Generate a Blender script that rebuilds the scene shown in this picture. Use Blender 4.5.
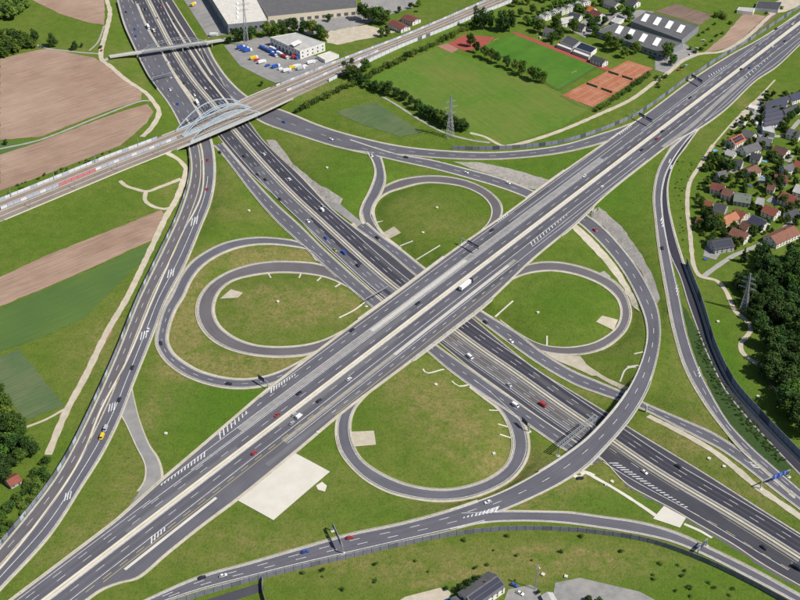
import bpy, bmesh, math, random
import numpy as np
from mathutils import Vector
from mathutils.geometry import delaunay_2d_cdt

random.seed(7); rng = np.random.default_rng(7)
for o in list(bpy.data.objects): bpy.data.objects.remove(o)
scene = bpy.context.scene
COL = scene.collection
R = math.radians

# ------------------------------------------------------------------ camera
F_PX, CX, CY, TH, HC, YC = 1233.08, 398.33, 223.125, R(32.171), 527.1, 760.0
cam = bpy.data.cameras.new('camera'); camo = bpy.data.objects.new('camera', cam); COL.objects.link(camo)
camo.location = (0, -YC, HC); camo.rotation_euler = (math.pi/2 - TH, 0, 0)
cam.sensor_width = 36; cam.lens = F_PX/800*36
cam.shift_x = (400-CX)/800; cam.shift_y = (CY-300)/800
cam.clip_start = 5; cam.clip_end = 20000
scene.camera = camo
# ------------------------------------------------------------------ light
SUN_EL, SUN_DIR = 50, (0.90, -0.43)          # towards the sun in plan
w = bpy.data.worlds.new('World'); scene.world = w; w.use_nodes = True
nt = w.node_tree; nt.nodes.clear()
sky = nt.nodes.new('ShaderNodeTexSky'); sky.sky_type = 'NISHITA'; sky.sun_disc = False
sky.sun_elevation = R(SUN_EL); sky.sun_rotation = math.atan2(SUN_DIR[0], SUN_DIR[1])
sky.altitude = 300
bg = nt.nodes.new('ShaderNodeBackground'); bg.inputs[1].default_value = 0.075
out = nt.nodes.new('ShaderNodeOutputWorld')
nt.links.new(sky.outputs[0], bg.inputs[0]); nt.links.new(bg.outputs[0], out.inputs[0])
sl = bpy.data.lights.new('sun', 'SUN'); sl.energy = 4.6; sl.angle = R(0.53); sl.color = (1, .955, .89)
so = bpy.data.objects.new('sun', sl); COL.objects.link(so); so.location = (300, -200, 400)
sd = Vector((SUN_DIR[0]*math.cos(R(SUN_EL)), SUN_DIR[1]*math.cos(R(SUN_EL)), math.sin(R(SUN_EL))))
so.rotation_euler = sd.to_track_quat('Z', 'Y').to_euler()
scene.view_settings.view_transform = 'Standard'; scene.view_settings.look = 'None'
scene.view_settings.exposure = 0.22; scene.view_settings.gamma = 1.0
scene.view_settings.use_curve_mapping = False
scene.render.engine = 'CYCLES'

# ------------------------------------------------------------------ projection helpers
ST, CT = math.sin(TH), math.cos(TH)
def P(x, y, z=0.0):
    "photo pixel -> world point on the plane of height z"
    a = (x-CX)/F_PX; b = -(y-CY)/F_PX
    d = np.array([a, b*ST+CT, b*CT-ST])
    t = (z-HC)/d[2]
    return np.array([0., -YC, HC]) + d*t
def PX(p):
    v = np.asarray(p, float)-np.array([0., -YC, HC])
    depth = v[1]*CT-v[2]*ST; up = v[1]*ST+v[2]*CT
    return CX+F_PX*v[0]/depth, CY-F_PX*up/depth
def catmull(pts, n=8):
    p = np.array(pts, float)
    if len(p) == 2:
        return np.array([p[0]+(p[1]-p[0])*t for t in np.linspace(0, 1, n+1)])
    q = np.vstack([2*p[0]-p[1], p, 2*p[-1]-p[-2]]); r = []
    for i in range(1, len(q)-2):
        a, b, c, d = q[i-1], q[i], q[i+1], q[i+2]
        ta = max(np.linalg.norm(b-a), 1e-6)**.5; tb = max(np.linalg.norm(c-b), 1e-6)**.5; tc = max(np.linalg.norm(d-c), 1e-6)**.5
        m1 = tb*((b-a)/ta-(c-a)/(ta+tb)+(c-b)/tb); m2 = tb*((c-b)/tb-(d-b)/(tb+tc)+(d-c)/tc)
        for k in range(n):
            t = k/n; t2, t3 = t*t, t*t*t
            r.append((2*t3-3*t2+1)*b+(t3-2*t2+t)*m1+(-2*t3+3*t2)*c+(t3-t2)*m2)
    r.append(p[-1]); return np.array(r)
def arc(p):
    return np.concatenate([[0], np.cumsum(np.linalg.norm(np.diff(p[:, :2], axis=0), axis=1))])
def resample(p, n):
    s = arc(p); t = np.linspace(0, s[-1], n)
    return np.stack([np.interp(t, s, p[:, k]) for k in range(p.shape[1])], 1)
def extend(p, a, b):
    if a: p = np.vstack([p[0]+(p[0]-p[min(3, len(p)-1)])/np.linalg.norm(p[0]-p[min(3, len(p)-1)])*a, p])
    if b: p = np.vstack([p, p[-1]+(p[-1]-p[-min(4, len(p))])/np.linalg.norm(p[-1]-p[-min(4, len(p))])*b])
    return p

# ------------------------------------------------------------------ materials
MATS = {}
def mat(name, col, rough=.85, col2=None, scale=.3, detail=5, bump=0, bscale=2., spec=.3, metal=0, lo=.35, hi=.65, col3=None, scale3=.02, amt3=.6, stretch=None):
    if name in MATS: return MATS[name]
    m = bpy.data.materials.new(name); m.use_nodes = True; N = m.node_tree.nodes; L = m.node_tree.links
    b = N['Principled BSDF']; b.inputs['Roughness'].default_value = rough; b.inputs['Metallic'].default_value = metal
    b.inputs['Specular IOR Level'].default_value = spec
    b.inputs['Base Color'].default_value = (*col, 1)
    if col2 or bump:
        g = N.new('ShaderNodeNewGeometry')
    if col2:
        n = N.new('ShaderNodeTexNoise'); n.inputs['Scale'].default_value = scale; n.inputs['Detail'].default_value = detail
        n.inputs['Roughness'].default_value = .62
        if stretch:
            uv = N.new('ShaderNodeUVMap'); mp = N.new('ShaderNodeMapping'); mp.inputs['Scale'].default_value = stretch
            L.new(uv.outputs[0], mp.inputs[0]); L.new(mp.outputs[0], n.inputs['Vector'])
        else: L.new(g.outputs['Position'], n.inputs['Vector'])
        r = N.new('ShaderNodeMapRange'); r.inputs[1].default_value = lo; r.inputs[2].default_value = hi
        L.new(n.outputs[0], r.inputs[0])
        mx = N.new('ShaderNodeMix'); mx.data_type = 'RGBA'; mx.inputs[6].default_value = (*col, 1); mx.inputs[7].default_value = (*col2, 1)
        L.new(r.outputs[0], mx.inputs[0]); o = mx.outputs[2]
        if col3:
            n3 = N.new('ShaderNodeTexNoise'); n3.inputs['Scale'].default_value = scale3; n3.inputs['Detail'].default_value = 6; n3.inputs['Roughness'].default_value = .65
            L.new(g.outputs['Position'], n3.inputs['Vector'])
            r3 = N.new('ShaderNodeMapRange'); r3.inputs[1].default_value = .42; r3.inputs[2].default_value = .68; r3.inputs[4].default_value = amt3
            L.new(n3.outputs[0], r3.inputs[0])
            m3 = N.new('ShaderNodeMix'); m3.data_type = 'RGBA'; m3.inputs[7].default_value = (*col3, 1)
            L.new(r3.outputs[0], m3.inputs[0]); L.new(o, m3.inputs[6]); o = m3.outputs[2]
        L.new(o, b.inputs['Base Color'])
    if bump:
        nb = N.new('ShaderNodeTexNoise'); nb.inputs['Scale'].default_value = bscale; nb.inputs['Detail'].default_value = 4
        L.new(g.outputs['Position'], nb.inputs['Vector'])
        bp = N.new('ShaderNodeBump'); bp.inputs['Strength'].default_value = bump; bp.inputs['Distance'].default_value = .4
        L.new(nb.outputs[0], bp.inputs['Height']); L.new(bp.outputs[0], b.inputs['Normal'])
    MATS[name] = m; return m
def rows(m, direction, across=1.1, along=.03, amt=.35, tint=(.5, .5, .5)):
    "plough lines: noise stretched along a ground direction, multiplied into the colour"
    N, L = m.node_tree.nodes, m.node_tree.links; b = N['Principled BSDF']; g = N.new('ShaderNodeNewGeometry'); mp = N.new('ShaderNodeMapping')
    mp.vector_type = 'TEXTURE'; mp.inputs['Rotation'].default_value = (0, 0, math.atan2(direction[1], direction[0])); mp.inputs['Scale'].default_value = (1/along, 1/across, 1)
    n = N.new('ShaderNodeTexNoise'); n.inputs['Scale'].default_value = 1; n.inputs['Detail'].default_value = 3; L.new(g.outputs['Position'], mp.inputs[0]); L.new(mp.outputs[0], n.inputs['Vector'])
    r = N.new('ShaderNodeMapRange'); r.inputs[1].default_value = .35; r.inputs[2].default_value = .65; r.inputs[3].default_value = 1-amt; r.inputs[4].default_value = 1+amt*.5; L.new(n.outputs[0], r.inputs[0])
    v = N.new('ShaderNodeVectorMath'); v.operation = 'SCALE'; src = b.inputs['Base Color'].links[0].from_socket; L.new(src, v.inputs[0]); L.new(r.outputs[0], v.inputs['Scale']); L.new(v.outputs[0], b.inputs['Base Color'])
    return m
def asphalt(name, c, dark=.8, tint=(1, 1, 1)):
    a = tuple(c*t for t in tint); d = tuple(c*dark*t for t in tint); l = tuple(c*1.22*t for t in tint)
    return mat(name, a, .9, d, scale=1.0, lo=.3, hi=.7, stretch=(.55, .012, 1), col3=l, scale3=.035, amt3=.55, spec=.2)
M_ASPH = asphalt('asphalt_grey', .122, .72, (.98, .965, 1.11))
M_DARK = asphalt('asphalt_dark', .070, .72, (.95, .94, 1.14))
M_NEW = asphalt('asphalt_fresh', .046, .85, (.95, .92, 1.2))
M_WEAR = asphalt('asphalt_worn_lane', .106, .74, (.98, .965, 1.11))
M_PATCH = asphalt('asphalt_patch', .088, .8, (.97, .97, 1.06))
M_PATCHL = asphalt('asphalt_patch_pale', .145, .85, (1, .98, 1.02))
M_BROWN = asphalt('asphalt_brownish', .122, .75, (1.06, .97, 1.02))
M_LIGHT = mat('asphalt_pale', (.25, .245, .24), .92, (.20, .196, .19), scale=.15, col3=(.31, .29, .26), scale3=.04, amt3=.7)
M_SHOULDER = mat('pale_gravel_shoulder', (.53, .48, .395), .95, (.44, .395, .315), scale=.25, col3=(.33, .31, .20), scale3=.09, amt3=.6)
M_CONC = mat('concrete', (.52, .50, .45), .85, (.42, .40, .36), scale=.4, lo=.3, hi=.75)
M_CONCW = mat('concrete_white', (.60, .57, .50), .8, (.55, .515, .445), scale=.12, col3=(.48, .45, .38), scale3=.05, amt3=.35)
M_CONCG = mat('concrete_grey', (.33, .325, .31), .9, (.25, .245, .23), scale=.3)
M_SEP = mat('pale_paved_strip', (.27, .262, .25), .9, (.20, .196, .19), scale=.25, col3=(.33, .31, .28), scale3=.05, amt3=.6)
M_GRAVEL = mat('grey_rubble', (.36, .335, .30), .95, (.22, .205, .18), scale=.45, detail=8, bump=.6, bscale=.8, col3=(.42, .39, .35), scale3=.1)
M_WHITE = mat('road_paint_white', (.74, .74, .72), .7, (.45, .45, .45), scale=.6)
M_YELLOW = mat('road_paint_yellow', (.60, .47, .12), .7, (.40, .36, .2), scale=.6)
M_PATH = mat('sandy_track', (.50, .44, .345), .95, (.42, .365, .28), scale=.2, col3=(.38, .35, .25), scale3=.1)
M_TRACKG = mat('grey_track', (.34, .33, .30), .95, (.28, .27, .24), scale=.2)
M_SOIL = mat('ploughed_soil', (.32, .212, .152), .98, (.272, .178, .128), scale=.06, col3=(.385, .275, .205), scale3=.012, amt3=.9, bump=.3, bscale=.7)
M_SOILD = mat('dark_soil', (.195, .132, .10), .98, (.16, .108, .085), scale=.07, col3=(.24, .175, .135), scale3=.02, bump=.3, bscale=.7)
M_CROP = mat('dull_green_crop', (.085, .135, .052), .95, (.070, .12, .046), scale=.05, col3=(.17, .17, .085), scale3=.03, amt3=.5, bump=.3, bscale=1.5)
M_CROPD = mat('dark_green_crop', (.074, .135, .030), .95, (.062, .118, .028), scale=.08, col3=(.105, .165, .032), scale3=.02, bump=.4, bscale=1.5)
M_PITCH = mat('mown_turf', (.058, .160, .010), .95, (.048, .138, .009), scale=.1, col3=(.11, .20, .026), scale3=.015, amt3=.5)
M_MEAD = mat('meadow_turf', (.095, .178, .016), .95, (.076, .150, .014), scale=.2, detail=8, col3=(.150, .165, .034), scale3=.016, amt3=.85, bump=.3, bscale=1.2)
M_TARTAN = mat('red_track', (.32, .075, .058), .9, (.27, .065, .05), scale=.3)
M_TARTANP = mat('pinkish_court', (.36, .17, .14), .9, (.30, .14, .115), scale=.3)
M_CLAY = mat('tennis_clay', (.36, .128, .062), .95, (.30, .105, .05), scale=.15, col3=(.41, .19, .11), scale3=.06, amt3=.9)
M_BALLAST = mat('track_ballast', (.265, .21, .165), .95, (.20, .16, .125), scale=.5, detail=8, col3=(.31, .26, .215), scale3=.05)
M_STEEL = mat('galvanised_steel', (.42, .43, .44), .5, metal=.5)
M_STEELD = mat('dark_steel', (.10, .105, .12), .6)
M_BLUEST = mat('pale_blue_steel', (.40, .47, .52), .5, (.34, .41, .47), scale=.3)
M_SIGN = mat('sign_blue', (.02, .075, .42), .5)
M_SIGNB = mat('sign_back', (.06, .075, .13), .6)
M_GLASS = mat('dark_glass', (.025, .03, .04), .12, spec=.6)
M_TYRE = mat('tyre_rubber', (.02, .02, .02), .9)
M_BARK = mat('bark', (.10, .075, .05), .95, (.07, .05, .035), scale=1.5)

# ------------------------------------------------------------------ object helpers
def obj(name, verts, faces, m, parent=None, uv=None, smooth=False, loc=None, rz=None):
    me = bpy.data.meshes.new(name); me.from_pydata([tuple(map(float, v)) for v in verts], [], faces)
    for mm in (m if isinstance(m, (list, tuple)) else [m]): me.materials.append(mm)
    if uv is not None:
        l = me.uv_layers.new(name='UVMap'); arr = np.asarray(uv, np.float32)
        idx = np.zeros(len(me.loops), np.int32); me.loops.foreach_get('vertex_index', idx)
        l.data.foreach_set('uv', arr[idx].ravel())
    if smooth: me.polygons.foreach_set('use_smooth', np.ones(len(me.polygons), bool))
    me.update()
    return link(name, me, parent, loc, rz)
def link(name, me, parent=None, loc=None, rz=None):
    o = bpy.data.objects.new(name, me); COL.objects.link(o)
    if parent is not None: o.parent = parent
    if loc is not None: o.location = tuple(map(float, loc))
    if rz is not None: o.rotation_euler = (0, 0, rz)
    return o
def tag(o, label, cat=None, group=None, kind=None):
    if label: o['label'] = label
    if cat: o['category'] = cat
    if group: o['group'] = group
    if kind: o['kind'] = kind
    return o
def empty(name, loc=(0, 0, 0), rz=0):
    return link(name, None, None, loc, rz)
class MB:
    def __init__(s): s.v = []; s.f = []
    def add(s, vs, fs):
        n = len(s.v); s.v += [tuple(map(float, q)) for q in vs]; s.f += [tuple(i+n for i in q) for q in fs]; return s
    def box(s, x0, x1, y0, y1, z0, z1):
        return s.add([(x0, y0, z0), (x1, y0, z0), (x1, y1, z0), (x0, y1, z0), (x0, y0, z1), (x1, y0, z1), (x1, y1, z1), (x0, y1, z1)],
                     [(3, 2, 1, 0), (4, 5, 6, 7), (0, 1, 5, 4), (1, 2, 6, 5), (2, 3, 7, 6), (3, 0, 4, 7)])
    def bar(s, a, b, r, n=4, r2=None):
        a = np.array(a, float); b = np.array(b, float); d = b-a; L = np.linalg.norm(d)
        if L < 1e-6: return s
        d /= L; u = np.cross(d, [0, 0, 1.]); 
        if np.linalg.norm(u) < 1e-3: u = np.array([1., 0, 0])
        u /= np.linalg.norm(u); v = np.cross(d, u); r2 = r if r2 is None else r2; vs = []
        for p, rr in ((a, r), (b, r2)):
            for k in range(n):
                t = 2*math.pi*(k+.5)/n; vs.append(p+rr*(math.cos(t)*u+math.sin(t)*v))
        fs = [(k, (k+1) % n, n+(k+1) % n, n+k) for k in range(n)]+[tuple(range(n))[::-1], tuple(range(n, 2*n))]
        return s.add(vs, fs)
    def build(s, name, m, parent=None, **k): return obj(name, s.v, s.f, m, parent, **k)
    def mesh(s, name, m):
        me = bpy.data.meshes.new(name); me.from_pydata(s.v, [], s.f)
        for mm in (m if isinstance(m, (list, tuple)) else [m]): me.materials.append(mm)
        me.update(); return me
def ribbon(name, A, B, m, parent=None, skirt=0, dz=0):
    "surface between two polylines, with UVs in metres; optional skirts hanging from both sides"
    A = np.array(A, float); B = np.array(B, float); A[:, 2] += dz; B[:, 2] += dz
    n = len(A); s = arc((A+B)/2); wd = np.linalg.norm(B-A, axis=1)
    rows = [A, B]; us = [np.zeros(n), wd]
    if skirt:
        A0 = A.copy(); A0[:, 2] -= skirt; B0 = B.copy(); B0[:, 2] -= skirt
        rows = [A0, A, B, B0]; us = [np.zeros(n), np.zeros(n), wd, wd]
    k = len(rows); vs = np.stack(rows, 1).reshape(-1, 3); uv = np.stack([np.stack([u, s], 1) for u in us], 1).reshape(-1, 2)
    fs = [(i*k+j, (i+1)*k+j, (i+1)*k+j+1, i*k+j+1) for i in range(n-1) for j in range(k-1)]
    # keep faces up
    e1 = A[min(1, n-1)]-A[0]; e2 = B[0]-A[0]
    if np.cross(e1, e2)[2] < 0: fs = [f[::-1] for f in fs]
    return obj(name, vs, fs, m, parent, uv)
def sidevec(C):
    t = np.gradient(C[:, :2], axis=0); t /= np.linalg.norm(t, axis=1)[:, None]+1e-9
    return np.stack([-t[:, 1], t[:, 0], np.zeros(len(C))], 1)     # left of travel

# ------------------------------------------------------------------ road heights
B_DIR = np.array([.52, -.854])
B_PROF = [((148, 0), -2.0), ((176, 56), -4.2), ((222, 118), -5.5), ((294, 196), -6.4), ((398, 288), -7.0), ((510, 367), -7.0), ((600, 432), -6.6), ((680, 484), -4.8), ((800, 560), -2.2)]
_bu = [float(P(*p, z)[:2]@B_DIR) for p, z in B_PROF]; _bz = [z for _, z in B_PROF]
def zB(p): return float(np.interp(np.dot(p[:2], B_DIR), _bu, _bz))
def zflat(v): return lambda p: v
def solve(x, y, zf):
    z = 0.
    for _ in range(5): p = P(x, y, z); z = zf(p)
    return P(x, y, z)
def lift(pxs, zs, step=3.0):
    "pixel polyline -> dense world polyline; zs is a function of the world point or a list of (fraction, height | 'B')"
    q = catmull(pxs, 10); s = arc(q); fr = s/s[-1]; o = []
    for (x, y), f in zip(q, fr):
        if callable(zs): o.append(solve(x, y, zs)); continue
        fs = [a for a, _ in zs]; i = int(np.clip(np.searchsorted(fs, f)-1, 0, len(fs)-2)); t = np.clip((f-fs[i])/(fs[i+1]-fs[i]), 0, 1); t = t*t*(3-2*t)
        def zf(p, i=i, t=t):
            a, b = [zB(p) if zs[j][1] == 'B' else ROADS[zs[j][1]].zat(p) if isinstance(zs[j][1], str) else zs[j][1] for j in (i, i+1)]
            return a+(b-a)*t
        o.append(solve(x, y, zf))
    return np.array(o)
ROADS = {}; FIXED = []
class Road:
    def __init__(s, key, name, label, left, right, zs, m, sh=(1.6, 1.6), ext=(0, 0), dz=0., air=None, shm=None, step=3.0, mx=.9, axis=None):
        L = extend(lift(left, zs), *ext); Rr = extend(lift(right, zs), *ext)
        n = max(8, int(max(arc(L)[-1], arc(Rr)[-1])/step))
        s.L = resample(L, n); s.R = resample(Rr, n); s.n = n; s.zf = zs if callable(zs) else None
        if axis is not None:
            uL, uR = L[:, :2]@axis, Rr[:, :2]@axis; u = np.linspace(max(uL[0], uR[0]), min(uL[-1], uR[-1]), n)
            s.L = np.stack([np.interp(u, uL, L[:, k]) for k in range(3)], 1); s.R = np.stack([np.interp(u, uR, Rr[:, k]) for k in range(3)], 1)
        zc = (s.L[:, 2]+s.R[:, 2])/2; s.L[:, 2] = zc+dz; s.R[:, 2] = zc+dz
        s.C = (s.L+s.R)/2; s.s = arc(s.C); s.fr = s.s/s.s[-1]
        s.o = ribbon(name, s.L, s.R, m, None, skirt=.9); tag(s.o, label, None, None, 'structure')
        d = s.R-s.L; d[:, 2] = 0; s.wd = np.linalg.norm(d, axis=1); s.d = d/s.wd[:, None]
        s.Lo = s.L-s.d*sh[0]; s.Ro = s.R+s.d*sh[1]; s.sh = sh
        shm = shm or M_SHOULDER
        if sh[0]: ribbon('shoulder', s.Lo, s.L, shm, s.o, skirt=.8, dz=-.012)
        if sh[1]: ribbon('shoulder', s.R, s.Ro, shm, s.o, skirt=.8, dz=-.012)
        keep = np.ones(n, bool)
        for a, b in (air or []): keep &= ~((s.fr > a) & (s.fr < b))
        for i in np.nonzero(keep)[0]:
            k = int((s.wd[i]+sum(sh)+2*mx)/1.2)+2
            a = s.Lo[i]-s.d[i]*mx; b = s.Ro[i]+s.d[i]*mx
            for t in np.linspace(0, 1, k): FIXED.append(a+(b-a)*t)
        s.paint = {}; s.dz = dz; s.key = key; ROADS[key] = s
    def off(s, side, a):
        if side == 'L': return s.L+s.d*np.minimum(a, s.wd)[:, None] if np.ndim(a) else s.L+s.d*a
        if side == 'R': return s.R-s.d*a
        if side == 'F': return s.L+(s.R-s.L)*a
        return s.C+s.d*a
    def line(s, side, a, wdt=.3, dash=None, f=(0, 1), m=None, phase=0):
        s.poly(s.off(side, a)[(s.fr >= f[0]) & (s.fr <= f[1])], wdt, dash, m, phase)
    def poly(s, C, wdt=.3, dash=None, m=None, phase=0, up=.03):
        m = m or M_WHITE
        if len(C) < 2: return
        S = arc(C); tot = S[-1]; mb = s.paint.setdefault(m.name, MB())
        segs = [(0, tot)] if not dash else [(q, min(q+dash[0], tot)) for q in np.arange(phase, tot, dash[0]+dash[1])]
        for a, b in segs:
            n = max(2, int((b-a)/4)+2); t = np.linspace(a, b, n); q = np.stack([np.interp(t, S, C[:, k]) for k in range(3)], 1)
            sv = sidevec(q); q[:, 2] += up; A = q+sv*wdt/2; Bq = q-sv*wdt/2
            vs = np.stack([A, Bq], 1).reshape(-1, 3); mb.add(vs, [(2*i+1, 2*i+3, 2*i+2, 2*i) for i in range(n-1)])
    def px(s, pts, wdt=.3, dash=None, m=None, up=.03, strip=None, spl=True, name='painted_line'):
        "line or strip traced in the photograph and laid on this road's surface"
        q = catmull(pts, 8) if spl else np.array(pts, float); C = np.array([s.at(x, y) for x, y in q])
        if strip:
            sv = sidevec(C); return ribbon(name, C+sv*wdt/2, C-sv*wdt/2, strip, s.o, skirt=.1, dz=up)
        s.poly(C, wdt, dash, m, up=up)
    def zat(s, p):
        if s.zf: return s.zf(p)+s.dz
        i = int(np.argmin(((s.C[:, :2]-p[:2])**2).sum(1))); return s.C[i, 2]
    def at(s, x, y): return solve(x, y, s.zat)
    def tangent(s, p):
        i = int(np.argmin(((s.C[:, :2]-p[:2])**2).sum(1))); a, b = max(i-2, 0), min(i+2, s.n-1)
        t = s.C[b, :2]-s.C[a, :2]; return t/np.linalg.norm(t)
    def quad(s, pts, m=None, up=.035):
        m = m or M_WHITE; s.paint.setdefault(m.name, MB()).add([s.at(x, y)+np.array([0, 0, up]) for x, y in pts], [tuple(range(len(pts)))])
    def hatch(s, a, b, wd0, wd1, n, m=None, slant=1.0, bw=1.0):
        "chevron stripes between pixel a and b, widening from wd0 to wd1 metres"
        A = s.at(*a); Bq = s.at(*b); t = (Bq-A); Lh = np.linalg.norm(t); t /= Lh; nn = np.array([-t[1], t[0], 0]); mb = s.paint.setdefault((m or M_WHITE).name, MB())
        for k in range(n):
            f = (k+.5)/n; c = A+(Bq-A)*f; h = (wd0+(wd1-wd0)*f)/2
            q = [c-nn*h-t*h*slant-t*bw/2, c-nn*h-t*h*slant+t*bw/2, c+nn*h+t*h*slant+t*bw/2, c+nn*h+t*h*slant-t*bw/2]
            q = [v+np.array([0, 0, s.zat(v)-v[2]+.034]) for v in q]
            mb.add(q, [(0, 1, 2, 3)])
    def finish(s):
        for k, mb in s.paint.items(): mb.build('lane_marking', MATS[k], s.o)
    def girder(s, f0, f1, name, label, th=1.5, par=1.0, rail=True):
        i = np.nonzero((s.fr >= f0) & (s.fr <= f1))[0]; Lq = s.Lo[i]; Rq = s.Ro[i]; d = s.d[i]
        root = empty(name, s.C[i[len(i)//2]]-np.array([0, 0, th])); o0 = np.array(root.location)
        tag(root, label, 'bridge')
        def sub(nm, A, Bq, z0, z1, m):
            n = len(A); vs = []
            for a, b in zip(A, Bq): vs += [a+[0, 0, z0], a+[0, 0, z1], b+[0, 0, z1], b+[0, 0, z0]]
            vs = np.array(vs)-o0
            fs = [(4*q+j, 4*q+(j+1) % 4, 4*q+4+(j+1) % 4, 4*q+4+j) for q in range(n-1) for j in range(4)]+[(3, 2, 1, 0), tuple(4*(n-1)+j for j in range(4))]
            return obj(nm, vs, fs, m, root)
        sub('deck_girder', Lq-d*.3, Rq+d*.3, -th, -.06, M_CONC)
        sub('parapet', Lq-d*.45, Lq+d*.1, -.5, .35, M_CONC); sub('parapet', Rq-d*.1, Rq+d*.45, -.5, .35, M_CONC)
        if rail:
            for E, sg in ((Lq, -1), (Rq, 1)):
                mb = MB()
                for a, b in zip(E[:-1], E[1:]):
                    for h in (.75, 1.25): mb.bar(a+d[0]*sg*.2+[0, 0, h]-o0, b+d[0]*sg*.2+[0, 0, h]-o0, .05)
                    mb.bar(a+d[0]*sg*.2+[0, 0, .3]-o0, a+d[0]*sg*.2+[0, 0, 1.25]-o0, .05)
                mb.build('railing', M_STEEL, root)
        return root

exec_roads = True
# ================================================================== ROADS
A_BAR = [(46, 600), (106, 554), (149.6, 520), (206, 477.5), (254.7, 440), (306, 399.7), (345.6, 369.5), (406, 323.5), (436.6, 300.3), (506, 247), (540, 220.6), (606, 170.3), (706, 93.3), (724, 80), (800, 22.7)]
A_N = [(13.3, 600), (106, 530), (118.7, 520), (162.7, 481), (206, 444), (235, 419), (266.7, 392), (316, 354), (357, 323), (402.7, 290), (456, 250), (505, 216), (552.7, 180.5), (606, 143), (650, 112), (697, 77), (730, 56), (760.7, 39), (800, 13.3)]
A_S = [(84, 600), (100, 589), (118, 582), (136, 577), (165, 553), (200, 525), (235, 499), (294, 451), (337, 415), (375, 386), (400, 367.5), (415, 356), (450, 329.5), (485, 302.5), (504, 285), (530, 260), (572, 225), (606, 193.5), (648, 160), (672, 142), (700, 127), (725, 109), (755, 80.5), (776, 66.5), (800, 44)]
A = Road('A', 'motorway', 'wide grey motorway crossing on top from lower left to upper right', A_N, A_S, zflat(0.), M_ASPH, (2.4, 2.1), (160, 160), dz=.08, air=[(.346, .418), (.502, .545)])
# --- lower motorway: main carriageways
B_SW = [(132, 0), (144, 20), (160, 47), (182, 84), (205, 118), (231, 151), (250, 172.5), (277, 197.5), (300.7, 220.5), (320, 243-2), (346.7, 266), (373, 290), (405, 316), (439, 342), (470, 367), (500.7, 389), (520, 403), (546.7, 422), (569, 436.5), (602, 458), (626.7, 483), (653, 498), (674.7, 509.5), (694, 521), (734, 544), (760.7, 562), (800, 585)]
B_NE = [(172, 0), (186, 22), (200, 44), (216, 72), (234, 102), (250, 124), (263, 141), (300.7, 177), (324.7, 202.7), (332, 210), (353, 227), (386.7, 252), (414.7, 275.5), (445, 297.5), (470, 316.7), (496.7, 339), (536, 370), (573, 392.7), (612, 416.7), (632, 430), (666.7, 451), (706, 475), (760.7, 510), (800, 534.7)]
B = Road('B', 'motorway', 'dark sunken motorway running under the bridges from top left to lower right', B_SW, B_NE, zB, M_DARK, (.8, 1.0), (150, 150), dz=.06, axis=B_DIR)
# --- collector lanes beside it
SWC = Road('SWC', 'slip_road', 'grey collector road on the near side of the sunken motorway', [(212, 143), (219, 150), (235, 170), (250, 190), (275, 219), (300, 242.5), (325, 266), (350, 288), (362, 298), (395, 325), (427.5, 351), (450, 370), (477.5, 390), (500, 405), (535, 429), (560, 446), (600, 469)],
           [(222, 143), (228, 150), (250, 176), (263, 190.5), (277, 205), (300, 226), (320, 246), (337.5, 262), (372.5, 293), (405, 320), (436, 345), (475, 373), (500, 391), (525, 407.5), (575, 441), (603, 460)], zB, M_ASPH, (1.0, .9), dz=.04, axis=B_DIR)
NEC = Road('NEC', 'slip_road', 'grey collector road on the far side of the sunken motorway', [(356, 227.5), (380, 245), (416, 275), (445, 296), (472.5, 315), (507.5, 341), (540, 364), (575, 384), (600, 393.5), (625, 402), (647.5, 411), (675, 425), (705, 440.5), (722.5, 450), (750, 470), (770, 486), (800, 509)],
           [(366, 223), (382, 237), (400, 249.5), (422, 267), (450, 288), (477.5, 309), (500, 323), (520, 335.5), (536, 348.5), (570, 370), (600, 383), (627, 394.5), (650, 406), (682.5, 420), (710, 432), (730, 444), (752, 459), (775, 477), (800, 497)],
           [(0, 'B'), (.62, 'B'), (.82, -3.2), (.92, -2.5), (1, -2.4)], M_ASPH, (.9, 1.6), (0, 120), dz=.05)
# --- left road with noise wall
C = Road('C', 'slip_road', 'wide two-way slip road curving down the left side', [(117.5, -2), (125, 25), (135, 47.5), (150, 77.5), (170, 105), (183, 130), (190, 150), (191.5, 175), (181, 212), (160, 257.5), (140, 299), (117.5, 355), (97.5, 400), (73, 450), (55, 480), (32.5, 510), (0, 549)],
         [(134, -2), (147, 28), (160, 50), (178, 82), (194, 106), (207, 130), (212.5, 150), (214, 175), (210, 200), (200, 226), (184, 264), (164, 302), (152.5, 332.5), (132.5, 382.5), (120, 415), (103, 450), (82.5, 483), (50, 533), (0, 588)],
         [(0, 'B'), (.28, 'B'), (.47, -.6), (.6, 0), (1, 0)], M_ASPH, (1.2, 2.2), (120, 130), dz=.05)
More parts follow.
